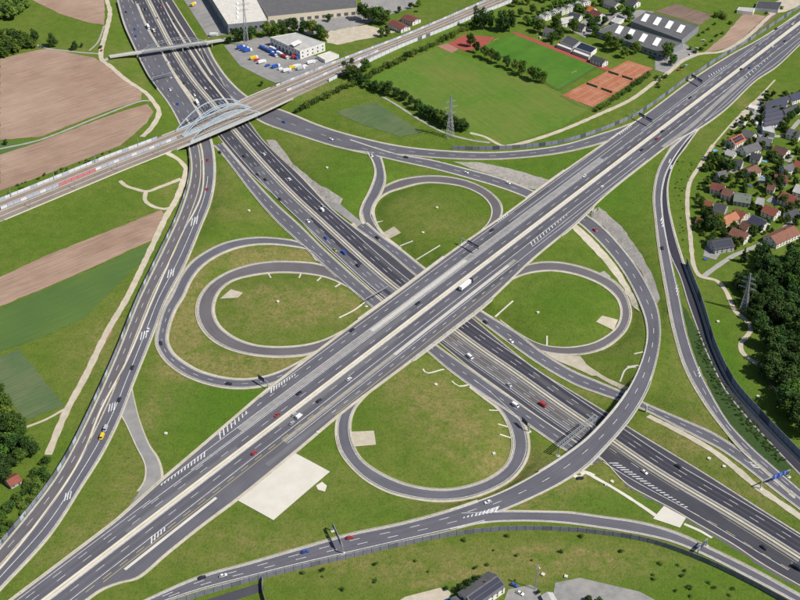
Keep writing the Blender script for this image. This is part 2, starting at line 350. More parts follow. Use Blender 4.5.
# --- outer ramp past the sports ground
D = Road('D', 'slip_road', 'slip road passing under the railway and curving past the sports ground', [(205, 40), (214, 60), (232, 84), (255, 102), (283, 111), (320, 126), (355, 136.5), (400, 146.5), (450, 151.5), (500, 152.5), (560, 146), (600, 134.5), (620, 128), (640, 119.5), (660, 106), (690, 84)],
         [(198, 44), (207, 66), (226, 91), (246, 110), (262, 121.5), (300, 135), (347.5, 149), (400, 154), (450, 158), (500, 158.5), (560, 152.5), (600, 143), (625, 134), (645, 125), (664, 112), (694, 89)],
         [(0, 'B'), (.26, 'B'), (.42, -2.5), (.6, -.5), (.75, 0), (1, 0)], M_ASPH, (1.8, 1.6), dz=.03)
EG = Road('EG', 'flyover_ramp', 'curving ramp that dives under one motorway and flies over the other', [(350, 140), (375, 148), (400, 155), (430, 160), (466, 169), (500, 178.5), (530, 190), (556, 201), (586, 215), (604, 229), (622.5, 249), (637.5, 269), (650, 291), (657, 308), (660, 330), (657, 356), (647, 388), (630, 417), (603, 448.5), (585, 466), (560, 483), (512, 506), (495, 512.5)],
          [(347, 149), (372, 154.5), (400, 161), (430, 167.5), (466, 177), (500, 187), (524, 196), (549, 208), (577, 221.5), (592, 234), (609, 252), (624, 272), (637, 296), (645, 316), (647.5, 332), (646, 347), (639, 369), (624, 397), (598, 428.5), (580, 445), (540, 472), (500, 493), (455, 509)],
          [(0, 'D'), (.06, 'D'), (.30, -6.2), (.42, -6.2), (.56, -2.2), (.64, .2), (.80, .8), (.93, 0), (1, 0)], M_ASPH, (1.3, 1.3), dz=.045, air=[(.735, .90)])
FR = Road('F', 'slip_road', 'short link road dropping from the ramp to the far collector', [(368, 152), (374, 163), (376, 174), (371, 190), (363, 206), (361.5, 217), (366, 226), (374, 234)],
          [(380, 156), (383, 166), (384.5, 180), (380, 193), (372.5, 206), (371, 215), (375, 224), (383, 234)], [(0, 'EG'), (.15, 'EG'), (.75, 'B'), (1, 'B')], M_ASPH, (1.9, 1.8), dz=.0)
T = Road('T', 'loop_ramp', 'far loop ramp curling beside the crossing, nearest the pylon', [(470, 239), (489, 222), (492, 209), (485, 197.5), (467, 187.5), (445, 183), (422, 182.5), (400, 188), (387, 192.5), (377, 200), (372.5, 210), (375, 222.5), (382, 234), (400, 249)],
         [(482, 233), (500, 217), (501, 206), (492, 194), (475, 184), (450, 177.5), (425, 176.5), (400, 180.5), (384, 187.5), (370, 197), (362.5, 211), (365, 222.5), (373, 234), (393, 252)],
         [(0, 0), (.12, 0), (.72, 'B'), (1, 'B')], M_BROWN, (1.9, 2.1), dz=.02)
LL = Road('L', 'loop_ramp', 'left loop ramp with the tan slab inside', [(362, 297), (345, 285), (325, 276.5), (300, 272.5), (275, 272), (250, 275), (230, 281), (219, 290), (213.5, 301), (212.5, 312.5), (217.5, 325), (230, 336), (250, 344.5), (275, 347.5), (305, 345.5), (325, 340), (345, 330)],
          [(352, 290), (338, 272), (318, 264.5), (300, 262.5), (275, 262), (250, 265.5), (225, 274.5), (207, 288), (199, 303), (199, 318), (208, 334), (225, 346), (250, 353.5), (282, 356), (310, 353), (325, 347), (343, 336)],
          [(0, 'B'), (.12, 'B'), (.55, -1.2), (.8, 0), (1, 0)], M_BROWN, (1.9, 2.1), dz=.02)
MR = Road('M', 'slip_road', 'outer ring ramp hugging the left slip road', [(325, 262), (310, 250), (287, 245), (262, 243.5), (237, 247), (215, 256), (200, 267), (190, 280), (182, 297), (175, 308), (168, 327), (166.5, 342), (172.5, 354), (185, 364), (200, 372), (225, 378.5), (250, 379.5), (275, 374), (300, 362), (320, 350)],
          [(318, 261), (302, 244), (275, 238.5), (250, 238.5), (225, 243.5), (208, 251.5), (193, 262), (182, 276), (172.5, 296), (165, 309), (159.5, 327), (157.5, 343), (165, 358), (180, 371), (200, 380.5), (225, 386.5), (250, 387), (275, 382), (300, 369), (320, 356)],
          [(0, 'B'), (.08, 'B'), (.36, -1.2), (.5, 0), (1, 0)], M_ASPH, (1.9, 1.9), dz=.03)
S_ = Road('S', 'loop_ramp', 'near loop ramp with the small cream slab inside', [(385, 379), (364, 396), (352.5, 411), (349, 426), (351, 442), (360, 459), (375, 471), (400, 483), (425, 489), (450, 490), (475, 485), (495, 476), (509, 463), (514, 448), (513.5, 436), (509, 423), (500, 409), (486, 398), (470, 386)],
          [(378, 378), (351, 400), (340, 416), (337.5, 432), (341, 449), (350, 463), (365, 477.5), (385, 489), (400, 494), (432.5, 499.5), (462.5, 498), (487.5, 490.5), (510, 478), (522.5, 463), (527, 449), (525, 431), (519, 418), (505, 404.5), (490, 391), (474, 379)],
          [(0, 0), (.1, 0), (.85, 'B'), (1, 'B')], M_ASPH, (1.9, 2.1), dz=.02)
RL = Road('R', 'loop_ramp', 'right loop ramp with the tan slab against its inner edge', [(490, 296), (505, 283), (525, 273.5), (550, 270), (575, 273.5), (600, 283), (612, 291.5), (619, 300), (622, 312.5), (617.5, 327), (600, 340.5), (580, 346.5), (560, 347.5), (540, 344), (520, 334), (500, 320)],
          [(492, 287), (510, 273), (532.5, 264), (555, 262.5), (580, 267), (600, 274.5), (615, 283), (625.5, 296), (630, 314), (626, 328), (615, 340), (600, 349), (575, 354), (550, 352.5), (530, 346.5), (508, 333)],
          [(0, 0), (.1, 0), (.82, 'B'), (1, 'B')], M_BROWN, (1.8, 2.0), dz=.02)
N_ = Road('N', 'slip_road', 'short pale link road between the left slip road and the motorway', [(129, 378), (131, 386), (134, 400), (139, 420), (149.5, 447), (156, 457), (159.5, 466), (161, 478), (158, 486)],
          [(119, 407), (121.5, 414), (126, 422), (131, 433), (138, 448), (143.5, 458), (146.5, 468), (145.5, 480), (139, 491)], zflat(0.), M_LIGHT, (1.7, 1.7), dz=.0)
drape_later = [(145.5, 478), (161, 476), (166, 479), (118, 516), (128, 508), (138, 494)]
# --- right side
R1 = Road('R1', 'slip_road', 'grey slip road bending down the right side towards the blue sign', [(696, 129), (681, 140), (668, 154), (659, 171), (654.5, 195), (656, 217.5), (660, 250), (667, 290), (674, 327), (686, 367), (702.5, 397.5), (720, 422.5), (741, 447.5), (762, 467), (800, 500)],
          [(702, 126), (688, 139), (674, 158), (665, 176), (661.5, 195), (662.5, 215), (669.5, 254), (678, 292), (686, 332), (696, 363), (710, 392), (728, 422), (751, 447), (770, 464), (800, 490)],
          [(0, 0), (.45, 0), (.85, -2.4), (1, -2.4)], M_ASPH, (2.4, .6), (0, 120), dz=.055)
R2 = Road('R2', 'slip_road', 'dark fresh slip road along the tall noise wall on the right', [(706, 120), (692, 133), (678, 151), (670, 165), (665, 177), (661.7, 195), (662.5, 215), (666, 238), (670, 255), (680, 277), (688, 303), (697, 328), (702.5, 343), (714.5, 370), (724, 388.5), (750, 421.5), (770, 443), (787.5, 462), (810, 485)],
          [(715, 117), (700, 128), (684, 149), (676, 160), (671, 171), (667.5, 187), (668.5, 207), (671.7, 223), (675.5, 238), (683, 262), (691.7, 286), (699, 306), (706, 328), (711, 344.5), (723.5, 373), (734, 390.5), (750, 409.5), (775, 436.5), (799, 461), (815, 477)],
          [(0, 0), (.5, 0), (1, -1)], M_NEW, (.3, 1.9), (0, 100), dz=.035)
# --- bottom road
H = Road('H', 'slip_road', 'three lane road curving along the bottom behind the grey noise wall', [(145, 601), (200, 577.5), (250, 563.5), (300, 549), (350, 535), (400, 524.5), (450, 511), (478, 501.5)],
         [(165, 601), (200, 589.5), (250, 576.5), (300, 564), (350, 552.5), (400, 541), (450, 529.5), (485, 521)], zflat(0.), M_ASPH, (1.7, .8), (120, 0), dz=.05)
I = Road('I', 'slip_road', 'narrow slip road leaving to the lower right in front of the grey wall', [(462, 512.5), (507, 511.5), (540, 512), (570, 513), (600, 517), (640, 523), (675, 533), (712.5, 550), (755, 571), (800, 596)],
         [(450, 529.5), (482.5, 522.5), (520, 520.5), (560, 522), (600, 527), (640, 533.5), (670, 540.5), (700, 552), (750, 577), (797, 602)], [(0, 0), (.5, 0), (1, -1.2)], M_ASPH, (1.8, 1.0), (0, 130), dz=.03)

# ------------------------------------------------------------------ railway line: constrains the ground too
RAIL_N = [(0, 200), (60, 176), (107, 157), (150, 141), (192, 124), (222, 110), (250, 96.5), (300, 76), (350, 56), (400, 37), (475, 5), (489, -1)]
RAIL_S = [(0, 221), (60, 196), (120, 171), (160, 155), (194, 141), (255, 115), (285, 101), (320, 85), (360, 65.5), (400, 47), (450, 27), (472, 17.5), (515, 0)]
RW = Road('RW', 'railway_bed', 'brown ballasted railway bed crossing the top left', RAIL_N, RAIL_S, zflat(1.6), M_BALLAST, (.8, .8), (150, 150), dz=0, air=[(.338, .488)], shm=M_CONCG)

# ------------------------------------------------------------------ ground heights
X0, X1, Y0, Y1, PITCH = -520., 520., -330., 760., 2.6
NX = int((X1-X0)/PITCH)+1; NY = int((Y1-Y0)/PITCH)+1
gx = X0+np.arange(NX)*PITCH; gy = Y0+np.arange(NY)*PITCH
fx = np.array(FIXED); fz = np.full((NY, NX), 1e9)
ii = np.rint((fx[:, 0]-X0)/PITCH).astype(int); jj = np.rint((fx[:, 1]-Y0)/PITCH).astype(int)
ok = (ii >= 0) & (ii < NX) & (jj >= 0) & (jj < NY)
np.minimum.at(fz, (jj[ok], ii[ok]), fx[ok, 2]-.42)
mask = fz < 1e8; Z = np.where(mask, fz, 0.)
def relax(Z, mask, fz, it, k=1/14.**2*PITCH**2):
    for _ in range(it):
        Q = np.pad(Z, 1, mode='edge'); Z2 = (Q[:-2, 1:-1]+Q[2:, 1:-1]+Q[1:-1, :-2]+Q[1:-1, 2:])/(4+k)
        Z = np.where(mask, fz, Z2)
    return Z
Z = relax(Z, mask, fz, 420)
def terr(x, y):
    u = np.clip((x-X0)/PITCH, 0, NX-1.001); v = np.clip((y-Y0)/PITCH, 0, NY-1.001); i = int(u); j = int(v); a = u-i; b = v-j
    return float(Z[j, i]*(1-a)*(1-b)+Z[j, i+1]*a*(1-b)+Z[j+1, i]*(1-a)*b+Z[j+1, i+1]*a*b)
def gp(x, y):
    z = 0.
    for _ in range(7): p = P(x, y, z); z = .5*z+.5*terr(p[0], p[1])
    p = P(x, y, z); p[2] = terr(p[0], p[1]); return p

# ------------------------------------------------------------------ ground sheet
ex = np.array([-9000, -5000, -2500, -1400, -900, -680.]); gx2 = np.concatenate([ex, gx, -ex[::-1]])
ey0 = np.array([-1500, -900, -600, -430.]); ey1 = np.array([900, 1300, 2200, 4000, 8000, 14000.]); gy2 = np.concatenate([ey0, gy, ey1])
ZZ = np.pad(Z, ((len(ey0), len(ey1)), (len(ex), len(ex))), mode='constant')
nx2, ny2 = len(gx2), len(gy2)
GX, GY = np.meshgrid(gx2, gy2)
def blob(px, py, rx, ry=None, s=1.):
    c = gp(px, py); ry = ry or rx
    return s*np.exp(-(((GX-c[0])/rx)**2+((GY-c[1])/ry)**2))
dry = np.zeros_like(GX)
for b in [(187, 305, 10, 45, 2.0), (240, 257, 30, 12, 2.2), (290, 254, 28, 10, 1.8), (185, 345, 14, 25, 2.0), (225, 367, 34, 12, 2.0), (275, 366, 26, 10, 1.8), (290, 310, 45, 30, 1.0), (330, 300, 25, 22, 1.0), (255, 290, 25, 14, .6), (240, 330, 25, 12, .2),
          (440, 400, 30, 45, .75), (470, 430, 26, 36, .7), (400, 380, 20, 25, .6), (500, 465, 20, 18, .6), (450, 225, 50, 14, .55), (420, 205, 30, 20, .4), (560, 470, 35, 20, .9), (520, 500, 30, 12, .8), (450, 505, 40, 10, .4),
          (300, 480, 40, 22, .45), (240, 540, 60, 18, .55), (120, 500, 16, 60, .6), (60, 560, 14, 30, .7), (680, 440, 30, 22, .9), (740, 490, 26, 16, .9), (700, 400, 14, 34, .6), (645, 300, 6, 20, .6), (680, 350, 6, 30, .7), (640, 480, 26, 14, .55),
          (340, 560, 60, 14, .5), (450, 570, 60, 16, .55), (560, 560, 60, 18, .5), (620, 560, 40, 14, .4), (700, 130, 12, 40, .5), (745, 105, 8, 30, .8), (300, 150, 18, 30, .3), (225, 180, 10, 40, .6), (250, 215, 30, 12, .5), (170, 400, 20, 30, .3), (150, 410, 8, 20, .5),
          (290, 90, 22, 20, .5), (325, 92, 20, 22, .45), (115, 60, 12, 25, .6), (140, 80, 10, 20, .6), (150, 225, 30, 20, .3), (90, 350, 22, 40, .5), (110, 340, 16, 60, .4), (70, 50, 30, 20, .3), (175, 190, 14, 16, .6), (560, 375, 24, 8, .7), (590, 395, 26, 8, .8), (600, 350, 20, 12, .3)]+[(405+k*10.5, 586-k*2.2+(k % 3)*.8, 4.5, 1.6, 1.0) for k in range(9)]+[(520+k*9, 548+((k-3) ** 2)*.22, 4.5, 1.5, 1.1) for k in range(12)]:
    dry += blob(*b)
lush = np.zeros_like(GX)
for b in [(470, 190, 30, 16, .6), (350, 180, 40, 50, .9), (610, 190, 40, 50, .9), (540, 165, 60, 14, .9), (560, 300, 40, 30, .8), (190, 420, 40, 40, .8), (230, 400, 40, 20, .9), (600, 500, 40, 14, .7), (720, 340, 8, 50, .8), (740, 380, 10, 40, .8), (60, 240, 60, 30, .5), (700, 570, 80, 18, .7), (520, 495, 30, 6, .4), (660, 500, 20, 6, .6), (380, 510, 40, 10, .5)]:
    lush += blob(*b)
gv = np.stack([GX.ravel(), GY.ravel(), ZZ.ravel()], 1)
idx = np.arange(nx2*ny2).reshape(ny2, nx2)
gf = np.stack([idx[:-1, :-1], idx[:-1, 1:], idx[1:, 1:], idx[1:, :-1]], -1).reshape(-1, 4)
me = bpy.data.meshes.new('ground'); me.vertices.add(len(gv)); me.vertices.foreach_set('co', gv.astype(np.float32).ravel())
me.loops.add(len(gf)*4); me.loops.foreach_set('vertex_index', gf.astype(np.int32).ravel())
me.polygons.add(len(gf)); me.polygons.foreach_set('loop_start', np.arange(0, len(gf)*4, 4, dtype=np.int32))
me.update(calc_edges=True); me.validate()
me.polygons.foreach_set('use_smooth', np.ones(len(gf), bool))
for nm, arr in (('dry', dry), ('lush', lush)):
    at = me.attributes.new(nm, 'FLOAT', 'POINT'); at.data.foreach_set('value', np.clip(arr, 0, 1.4).astype(np.float32).ravel())
def grass_material():
    m = bpy.data.materials.new('rough_grass'); m.use_nodes = True; N = m.node_tree.nodes; L = m.node_tree.links; b = N['Principled BSDF']
    b.inputs['Roughness'].default_value = .95; b.inputs['Specular IOR Level'].default_value = .1
    g = N.new('ShaderNodeNewGeometry')
    def noise(sc, det=6, ro=.6):
        n = N.new('ShaderNodeTexNoise'); n.inputs['Scale'].default_value = sc; n.inputs['Detail'].default_value = det; n.inputs['Roughness'].default_value = ro
        L.new(g.outputs['Position'], n.inputs['Vector']); return n.outputs[0]
    def rng_(s, a, b_, c=0, d=1):
        r = N.new('ShaderNodeMapRange'); r.inputs[1].default_value = a; r.inputs[2].default_value = b_; r.inputs[3].default_value = c; r.inputs[4].default_value = d; L.new(s, r.inputs[0]); return r.outputs[0]
    def mix(f, a, b_):
        x = N.new('ShaderNodeMix'); x.data_type = 'RGBA'
        L.new(f, x.inputs[0])
        for i, c in ((6, a), (7, b_)):
            if isinstance(c, tuple): x.inputs[i].default_value = (*c, 1)
            else: L.new(c, x.inputs[i])
        return x.outputs[2]
    def math_(op, a, b_):
        x = N.new('ShaderNodeMath'); x.operation = op
        for i, c in ((0, a), (1, b_)):
            if isinstance(c, (int, float)): x.inputs[i].default_value = c
            else: L.new(c, x.inputs[i])
        return x.outputs[0]
    def att(nm):
        a = N.new('ShaderNodeAttribute'); a.attribute_name = nm; return a.outputs['Fac']
    base = mix(rng_(noise(.016, 8), .35, .65), (.100, .165, .017), (.150, .182, .034))
    lu = math_('MULTIPLY', att('lush'), rng_(noise(.05, 6), .3, .6, .5, 1))
    base = mix(lu, base, (.082, .168, .014))
    base = mix(rng_(noise(.11, 8, .7), .40, .66, 0, .75), base, (.070, .128, .014))
    dn = math_('MULTIPLY', att('dry'), rng_(noise(.085, 10, .72), .38, .60, .12, 1.2))
    cl = N.new('ShaderNodeClamp'); L.new(dn, cl.inputs[0])
    dcol = mix(rng_(noise(.3, 9, .75), .40, .62), (.285, .222, .095), (.165, .168, .042))
    base = mix(math_('MULTIPLY', cl.outputs[0], .88), base, dcol)
    base = mix(rng_(noise(.55, 6, .7), .50, .66, 0, .6), base, (.046, .088, .011))      # tufts
    fl = math_('MULTIPLY', rng_(noise(.42, 9, .75), .58, .70), rng_(noise(.03, 5), .42, .62, .15, 1))
    base = mix(math_('MULTIPLY', fl, .6), base, (.235, .205, .095))                     # straw flecks
    L.new(base, b.inputs['Base Color'])
    bp = N.new('ShaderNodeBump'); bp.inputs['Strength'].default_value = .9; bp.inputs['Distance'].default_value = .8
    L.new(noise(.9, 6, .7), bp.inputs['Height']); L.new(bp.outputs[0], b.inputs['Normal'])
    MATS['grass'] = m; return m
M_GRASS = grass_material(); me.materials.append(M_GRASS)
ground = link('ground', me); tag(ground, 'rough green grassland with dry yellow patches between the roads', None, None, 'structure')

# ------------------------------------------------------------------ draped sheets and tracks
def inside(pt, poly):
    x, y = pt; c = False; n = len(poly)
    for i in range(n):
        x1, y1 = poly[i]; x2, y2 = poly[i-1]
        if (y1 > y) != (y2 > y) and x < (x2-x1)*(y-y1)/(y2-y1)+x1: c = not c
    return c
def drape(name, pxs, m, label, dz=.16, smooth=False, parent=None, grid=4.5, kind='structure', flat=None, wob=0):
    q = catmull(pxs+[pxs[0]], 6)[:-1] if smooth else np.array(pxs, float)
    w_ = [gp(x, y)[:2] if flat is None else P(x, y, flat)[:2] for x, y in q]; b = []
    for i in range(len(w_)):
        a, c = w_[i], w_[(i+1) % len(w_)]; k = max(1, int(np.linalg.norm(c-a)/grid))
        for t in range(k):
            pt = a+(c-a)*t/k
            if wob and t: pt = pt+rng.normal(0, wob, 2)
            b.append(pt)
    bl = [tuple(p) for p in b]; xs = [p[0] for p in bl]; ys = [p[1] for p in bl]; pts = list(bl)
    if flat is None:
        for gx_ in np.arange(min(xs), max(xs), grid):
            for gy_ in np.arange(min(ys), max(ys), grid):
                if inside((gx_, gy_), bl): pts.append((gx_, gy_))
    n = len(bl); vs, _, fs, *_ = delaunay_2d_cdt([Vector((p[0], p[1])) for p in pts], [(i, (i+1) % n) for i in range(n)], [], 1, 1e-4)
    V3 = [(v[0], v[1], (terr(v[0], v[1]) if flat is None else flat)+dz) for v in vs]
    F = []
    for f in fs:
        a, b_, c = [np.array(V3[i][:2]) for i in f[:3]]
        F.append(tuple(f) if (b_[0]-a[0])*(c[1]-a[1])-(b_[1]-a[1])*(c[0]-a[0]) > 0 else tuple(f)[::-1])
    o = obj(name, V3, F, m, parent)
    if parent is None: tag(o, label, None, None, kind)
    return o
def track(name, pxs, wdt, m, label, dz=.22, parent=None, kind='structure', cat=None):
    q = np.array([gp(x, y) for x, y in catmull(pxs, 8)]); n = max(4, int(arc(q)[-1]/2.5)); C = resample(q, n); sv = sidevec(C)
    ww = wdt*(1+.07*np.sin(np.arange(n)*.9)+.05*rng.normal(size=n)) if kind == 'structure' else np.full(n, wdt)
    A_, B_ = C+sv*ww[:, None]/2, C-sv*ww[:, None]/2
    for arr in (A_, B_):
        for k in range(n): arr[k, 2] = terr(arr[k, 0], arr[k, 1])+dz
    o = ribbon(name, A_, B_, m, parent, skirt=.3)
    if parent is None: tag(o, label, cat, None, kind)
    return o
# fields
rd_ = (P(145, 100)-P(0, 148))[:2]
for m_, am in ((M_SOIL, .22), (M_CROPD, .12), (M_CROP, .18)): rows(m_, rd_, amt=am)
rows(M_SOILD, (P(767, 16)-P(725, 36))[:2], amt=.25); rows(M_PITCH, (P(558, 90)-P(598, 66))[:2], .13, .004, .10); rows(M_MEAD, (P(558, 90)-P(486, 46))[:2], .35, .02, .07)
drape('field', [(0, 59), (37, 50), (50, 49), (95, 58), (112, 70), (142, 93), (141, 100), (100, 114), (40, 137), (0, 140)], M_SOIL, 'large bare brown field at the upper left edge', wob=.4)
drape('field', [(148, 104), (153.5, 112), (147, 123), (120, 146), (100, 153.5), (50, 173), (0, 191), (0, 155), (40, 142), (100, 119)], M_SOIL, 'bare brown field beside the railway, below the grey track', wob=.3)
drape('field', [(32, -14), (103, -14), (105, 10), (104, 25), (88, 22.5), (60, 14), (32, 0)], M_SOIL, 'bare brown field at the top left corner', wob=.3)
drape('field', [(161, 210), (165, 215), (151, 241), (100, 264), (50, 286), (-6, 309), (-6, 280), (50, 254), (125, 225)], M_SOIL, 'brown ploughed strip left of the slip road', wob=.3)
drape('field', [(150, 243), (143, 260), (85, 318), (40, 338), (-6, 354), (-6, 311), (50, 288), (100, 266)], M_CROPD, 'dark green crop strip below the brown strip', wob=.5, dz=.14)
drape('field', [(19, 349), (42, 377), (64, 406), (27, 420), (-6, 386), (-6, 359)], M_CROP, 'dull blue green crop plot by the left edge', wob=.3)
drape('field', [(0, 143), (40, 140), (28, 147), (0, 155)], M_CROPD, 'small green wedge between two brown fields', dz=.13)
drape('field', [(335, 112), (375, 102), (423, 133), (400, 137), (360, 124)], M_CROP, 'pale green plot between the hedge and the slip road', wob=.3)
drape('field', [(744, 12.5), (767, 16.5), (748, 37), (731, 47), (702, 54), (724, 36)], M_SOIL, 'brown field next to the motorway at top right', wob=.3)
drape('field', [(770, 12), (786, 6), (765, 26), (735, 47), (733, 47.5)], M_SOILD, 'narrow dark soil strip along the motorway track at top right')
drape('field', [(655, 11.5), (676, 4), (713, 15.5), (700, 25)], M_SOILD, 'dark brown field behind the grey halls', wob=.3)
drape('sports_ground', [(372, 85), (370, 78), (438, 47), (452, 52), (470, 58), (560, 92), (590, 108), (560, 128), (505, 146), (475, 140), (465, 128), (420, 104)], M_MEAD, 'big mown training meadow behind the tree row', wob=.3)
pitch = drape('football_pitch', [(513, 34), (599, 66), (559, 90.5), (485, 46.5)], M_PITCH, 'bright green football pitch beside the clay courts', dz=.2)
drape('running_track', [(512, 33.5), (517, 32.5), (614, 70), (606, 71)], M_TARTAN, 'red running straight along the football pitch', dz=.24)
drape('sports_court', [(464, 35), (495, 37.5), (485, 46), (466, 51.5), (447.5, 44)], M_TARTAN, 'red sports court near the railway wall', dz=.22)
drape('sports_court', [(437.5, 46.5), (447, 43.5), (459, 49), (452, 53)], M_TARTANP, 'faded pink court next to the red court', dz=.23)
# paved lots
drape('car_park', [(224, 46), (266, 36), (300, 53), (335, 60), (300, 78), (276, 83), (268, 80), (240, 66)], M_LIGHT, 'pale truck yard in front of the white depot', dz=.2)
drape('car_park', [(262, 24), (300, 18), (360, 10), (362, -12), (425, -12), (412, 8), (392, 14), (366, 24), (338, 30), (310, 36), (295, 30)], M_SEP, 'grey paved yard between the halls', dz=.2)
drape('car_park', [(176, -12), (214, -12), (228, 34), (218, 36), (208, 38)], M_LIGHT, 'grey yard left of the white roofed hall', dz=.2)
drape('gravel_lot', [(325, 31), (366, 25), (396, 32), (372, 38), (360, 40), (337, 45), (327, 43)], M_PATH, 'pale sandy lot above the railway', dz=.2, wob=.4)
drape('car_park', [(590, 16), (640, 10), (655, 12), (634, 18), (616, 22), (600, 27), (585, 38), (570, 30)], M_SEP, 'grey forecourt between the houses and the halls', dz=.2)
drape('car_park', [(655, 54), (683, 43), (702, 54), (680, 64), (668, 74), (655, 70)], M_SEP, 'grey parking area beside the halls and clay courts', dz=.2)
drape('car_park', [(555, 583), (580, 578), (640, 592), (660, 603), (660, 612), (565, 612), (553, 597)], M_SEP, 'grey asphalt lot at the bottom edge', dz=.2)
drape('car_park', [(396, 603), (405, 597), (440, 588), (452, 592), (440, 612), (396, 612)], M_PATH, 'sandy yard left of the bottom house', dz=.2)
drape('car_park', [(508, 590), (530, 585), (540, 590), (545, 612), (500, 612)], M_SEP, 'paved yard right of the bottom house', dz=.2)
drape('car_park', [(760, 8), (800, -8), (800, 6), (785, 12), (770, 14)], M_PATH, 'pale sandy area in the top right corner', dz=.2)
drape('merge_gore', [(666.5, 152.5), (672, 143), (700, 121), (722, 107), (726, 109), (716, 117), (701, 128), (691, 139), (684, 149), (676, 158)], M_LIGHT, 'pale asphalt gore where the right slip roads leave the motorway', dz=.02, flat=0.)
drape('link_apron', drape_later, M_LIGHT, 'pale asphalt flare where the link road meets the motorway', dz=.36)
drape('car_park', [(165, 613), (200, 602), (262, 582.5), (264, 591), (236, 600), (205, 614)], M_DARK, 'dark asphalt stub below the grey noise wall at the bottom', dz=.2)
drape('bare_bank', [(728, 128), (748, 106), (760, 95), (764, 97), (752, 110), (734, 130)], M_PATH, 'bare tan bank between the motorway and the upper village', dz=.2, wob=.6)
for q_, t_ in (([(722, 148), (735, 138), (745, 142), (736, 152), (726, 156)], 'below the bright orange roof'), ([(758, 128), (776, 134), (772, 142), (757, 136)], 'by the pale flat hall'), ([(752, 108), (760, 98), (764, 102), (756, 120), (762, 128), (756, 127)], 'beside the solar terrace'), ([(735, 216), (750, 213), (752, 222), (738, 226)], 'between the light orange and navy roofs'), ([(760, 175), (772, 178), (768, 186), (757, 182)], 'left of the dark red roof'), ([(722, 168), (736, 164), (744, 168), (732, 174)], 'by the big garden tree'), ([(706, 246), (722, 252), (716, 260), (703, 256)], 'at the village corner'), ([(780, 152), (795, 156), (790, 163), (778, 158)], 'below the dark brown roof'), ([(772, 196), (782, 200), (776, 206), (766, 201)], 'left of the large red roof')): drape('paved_yard', q_, M_SEP, 'grey paved yard '+t_, dz=.19, wob=.3)
# concrete pads and gravel banks
drape('concrete_pad', [(235.5, 499.5), (293.5, 452.5), (330, 472), (273.5, 520.5)], M_CONCW, 'big cream concrete rectangle beside the motorway', dz=.3)
drape('concrete_pad', [(316, 486), (322, 482), (327, 486), (325, 492), (318, 490)], M_CONCW, 'small pale slab at the corner of the big cream rectangle', dz=.28)
drape('concrete_pad', [(351, 432), (374, 431), (376, 445), (351, 447)], M_PATH, 'small cream slab inside the near loop', dz=.3)
drape('concrete_pad', [(602, 316), (618, 320), (613.5, 330.5), (596, 322)], M_PATH, 'tan slab inside the right loop', dz=.3)
drape('concrete_pad', [(378.7, 234), (394, 226.7), (401, 233), (388, 239.5)], M_PATH, 'tan slab inside the far loop', dz=.3)
drape('concrete_pad', [(231, 289.5), (243, 293), (238, 298), (220, 299)], M_PATH, 'tan slab inside the left loop', dz=.3)
drape('concrete_pad', [(664, 506), (686, 518), (680, 528), (653, 519)], M_CONCW, 'pale concrete apron between the lower motorway and the bottom slip road', dz=.3)
drape('concrete_pad', [(543, 353), (580, 356), (586, 364), (600, 376), (592, 376), (560, 362)], M_PATH, 'cream wedge where the right loop leaves the collector road', dz=.25)
drape('concrete_pad', [(594, 276), (604, 271), (611, 277), (602, 281)], M_CONCG, 'grey slab outside the right loop', dz=.28)
drape('concrete_pad', [(349, 225), (354, 223), (362, 232), (358, 234)], M_PATH, 'pale corner slab where the link road meets the collector', dz=.3)
drape('rubble_bank', [(594.8, 204), (606, 212), (622, 227), (642, 255), (655, 282), (660, 299), (656, 306), (651, 291), (639, 269), (624, 249), (605, 228), (588, 215)], M_GRAVEL, 'wide grey rubble bank beside the diving ramp, right of the bridge', dz=.25, wob=.3)
drape('rubble_bank', [(570, 226), (576, 224), (590, 236), (607, 254), (622, 274), (635, 298), (640, 312), (634, 308), (622, 286), (604, 262), (586, 243)], M_SHOULDER, 'cream stone bank on the inner side of the diving ramp', dz=.25, wob=.3)
drape('rubble_bank', [(453, 162), (482, 163), (511, 169), (551, 180.5), (540, 190), (526, 188), (502, 178), (470, 168.5)], M_GRAVEL, 'grey rubble bank above the diving ramp, left of the bridge', dz=.25, wob=.3)
drape('rubble_bank', [(266, 140), (275, 140), (294, 165), (318, 184), (343, 199), (340, 205), (316, 197), (298, 180), (281, 162)], M_GRAVEL, 'long grey stone bank beside the sunken motorway', dz=.25, wob=.3)
drape('gravel_taper', [(314, 195), (341, 205), (363, 223), (357, 227), (340, 214), (326, 204)], M_LIGHT, 'pale asphalt wedge beside the sunken motorway', dz=.22)
# farm tracks and paths
track('path', [(48, 455), (50, 450), (66, 412), (85, 377), (107, 332), (127, 298), (147, 257), (167, 215), (175, 202), (182, 185), (186, 170), (180, 161), (165, 152)], 4.6, M_PATH, 'cream farm track following the left slip road')
track('path', [(120, 181), (126, 186), (135, 189), (147, 191.5), (160, 187), (181, 179)], 3.4, M_PATH, 'cream track curling to the grass mound by the railway', dz=.2)
track('path', [(146, 191), (145, 200), (152, 206), (164, 209), (171, 208)], 3.4, M_PATH, 'short cream loop track joining the farm track', dz=.19)
track('path', [(24, 428), (45, 420), (65, 409)], 1.6, M_PATH, 'thin sandy path from the wood to the farm track', dz=.21)
track('path', [(83, 378), (92, 362), (103, 345), (112, 330)], 1.6, M_TARTANP, 'thin reddish path beside the farm track', dz=.2)
track('path', [(107, -10), (107, 0), (110, 12), (106, 32), (101, 52), (102, 60), (110, 66), (125, 79), (147, 94), (152, 100), (159, 112), (152, 127), (142, 137)], 4.8, M_PATH, 'pale farm road in the upper left corner')
track('path', [(104, 61), (108, 58.5), (122, 54.5), (136, 52)], 4.0, M_TRACKG, 'short road leading onto the arched footbridge', dz=.2)
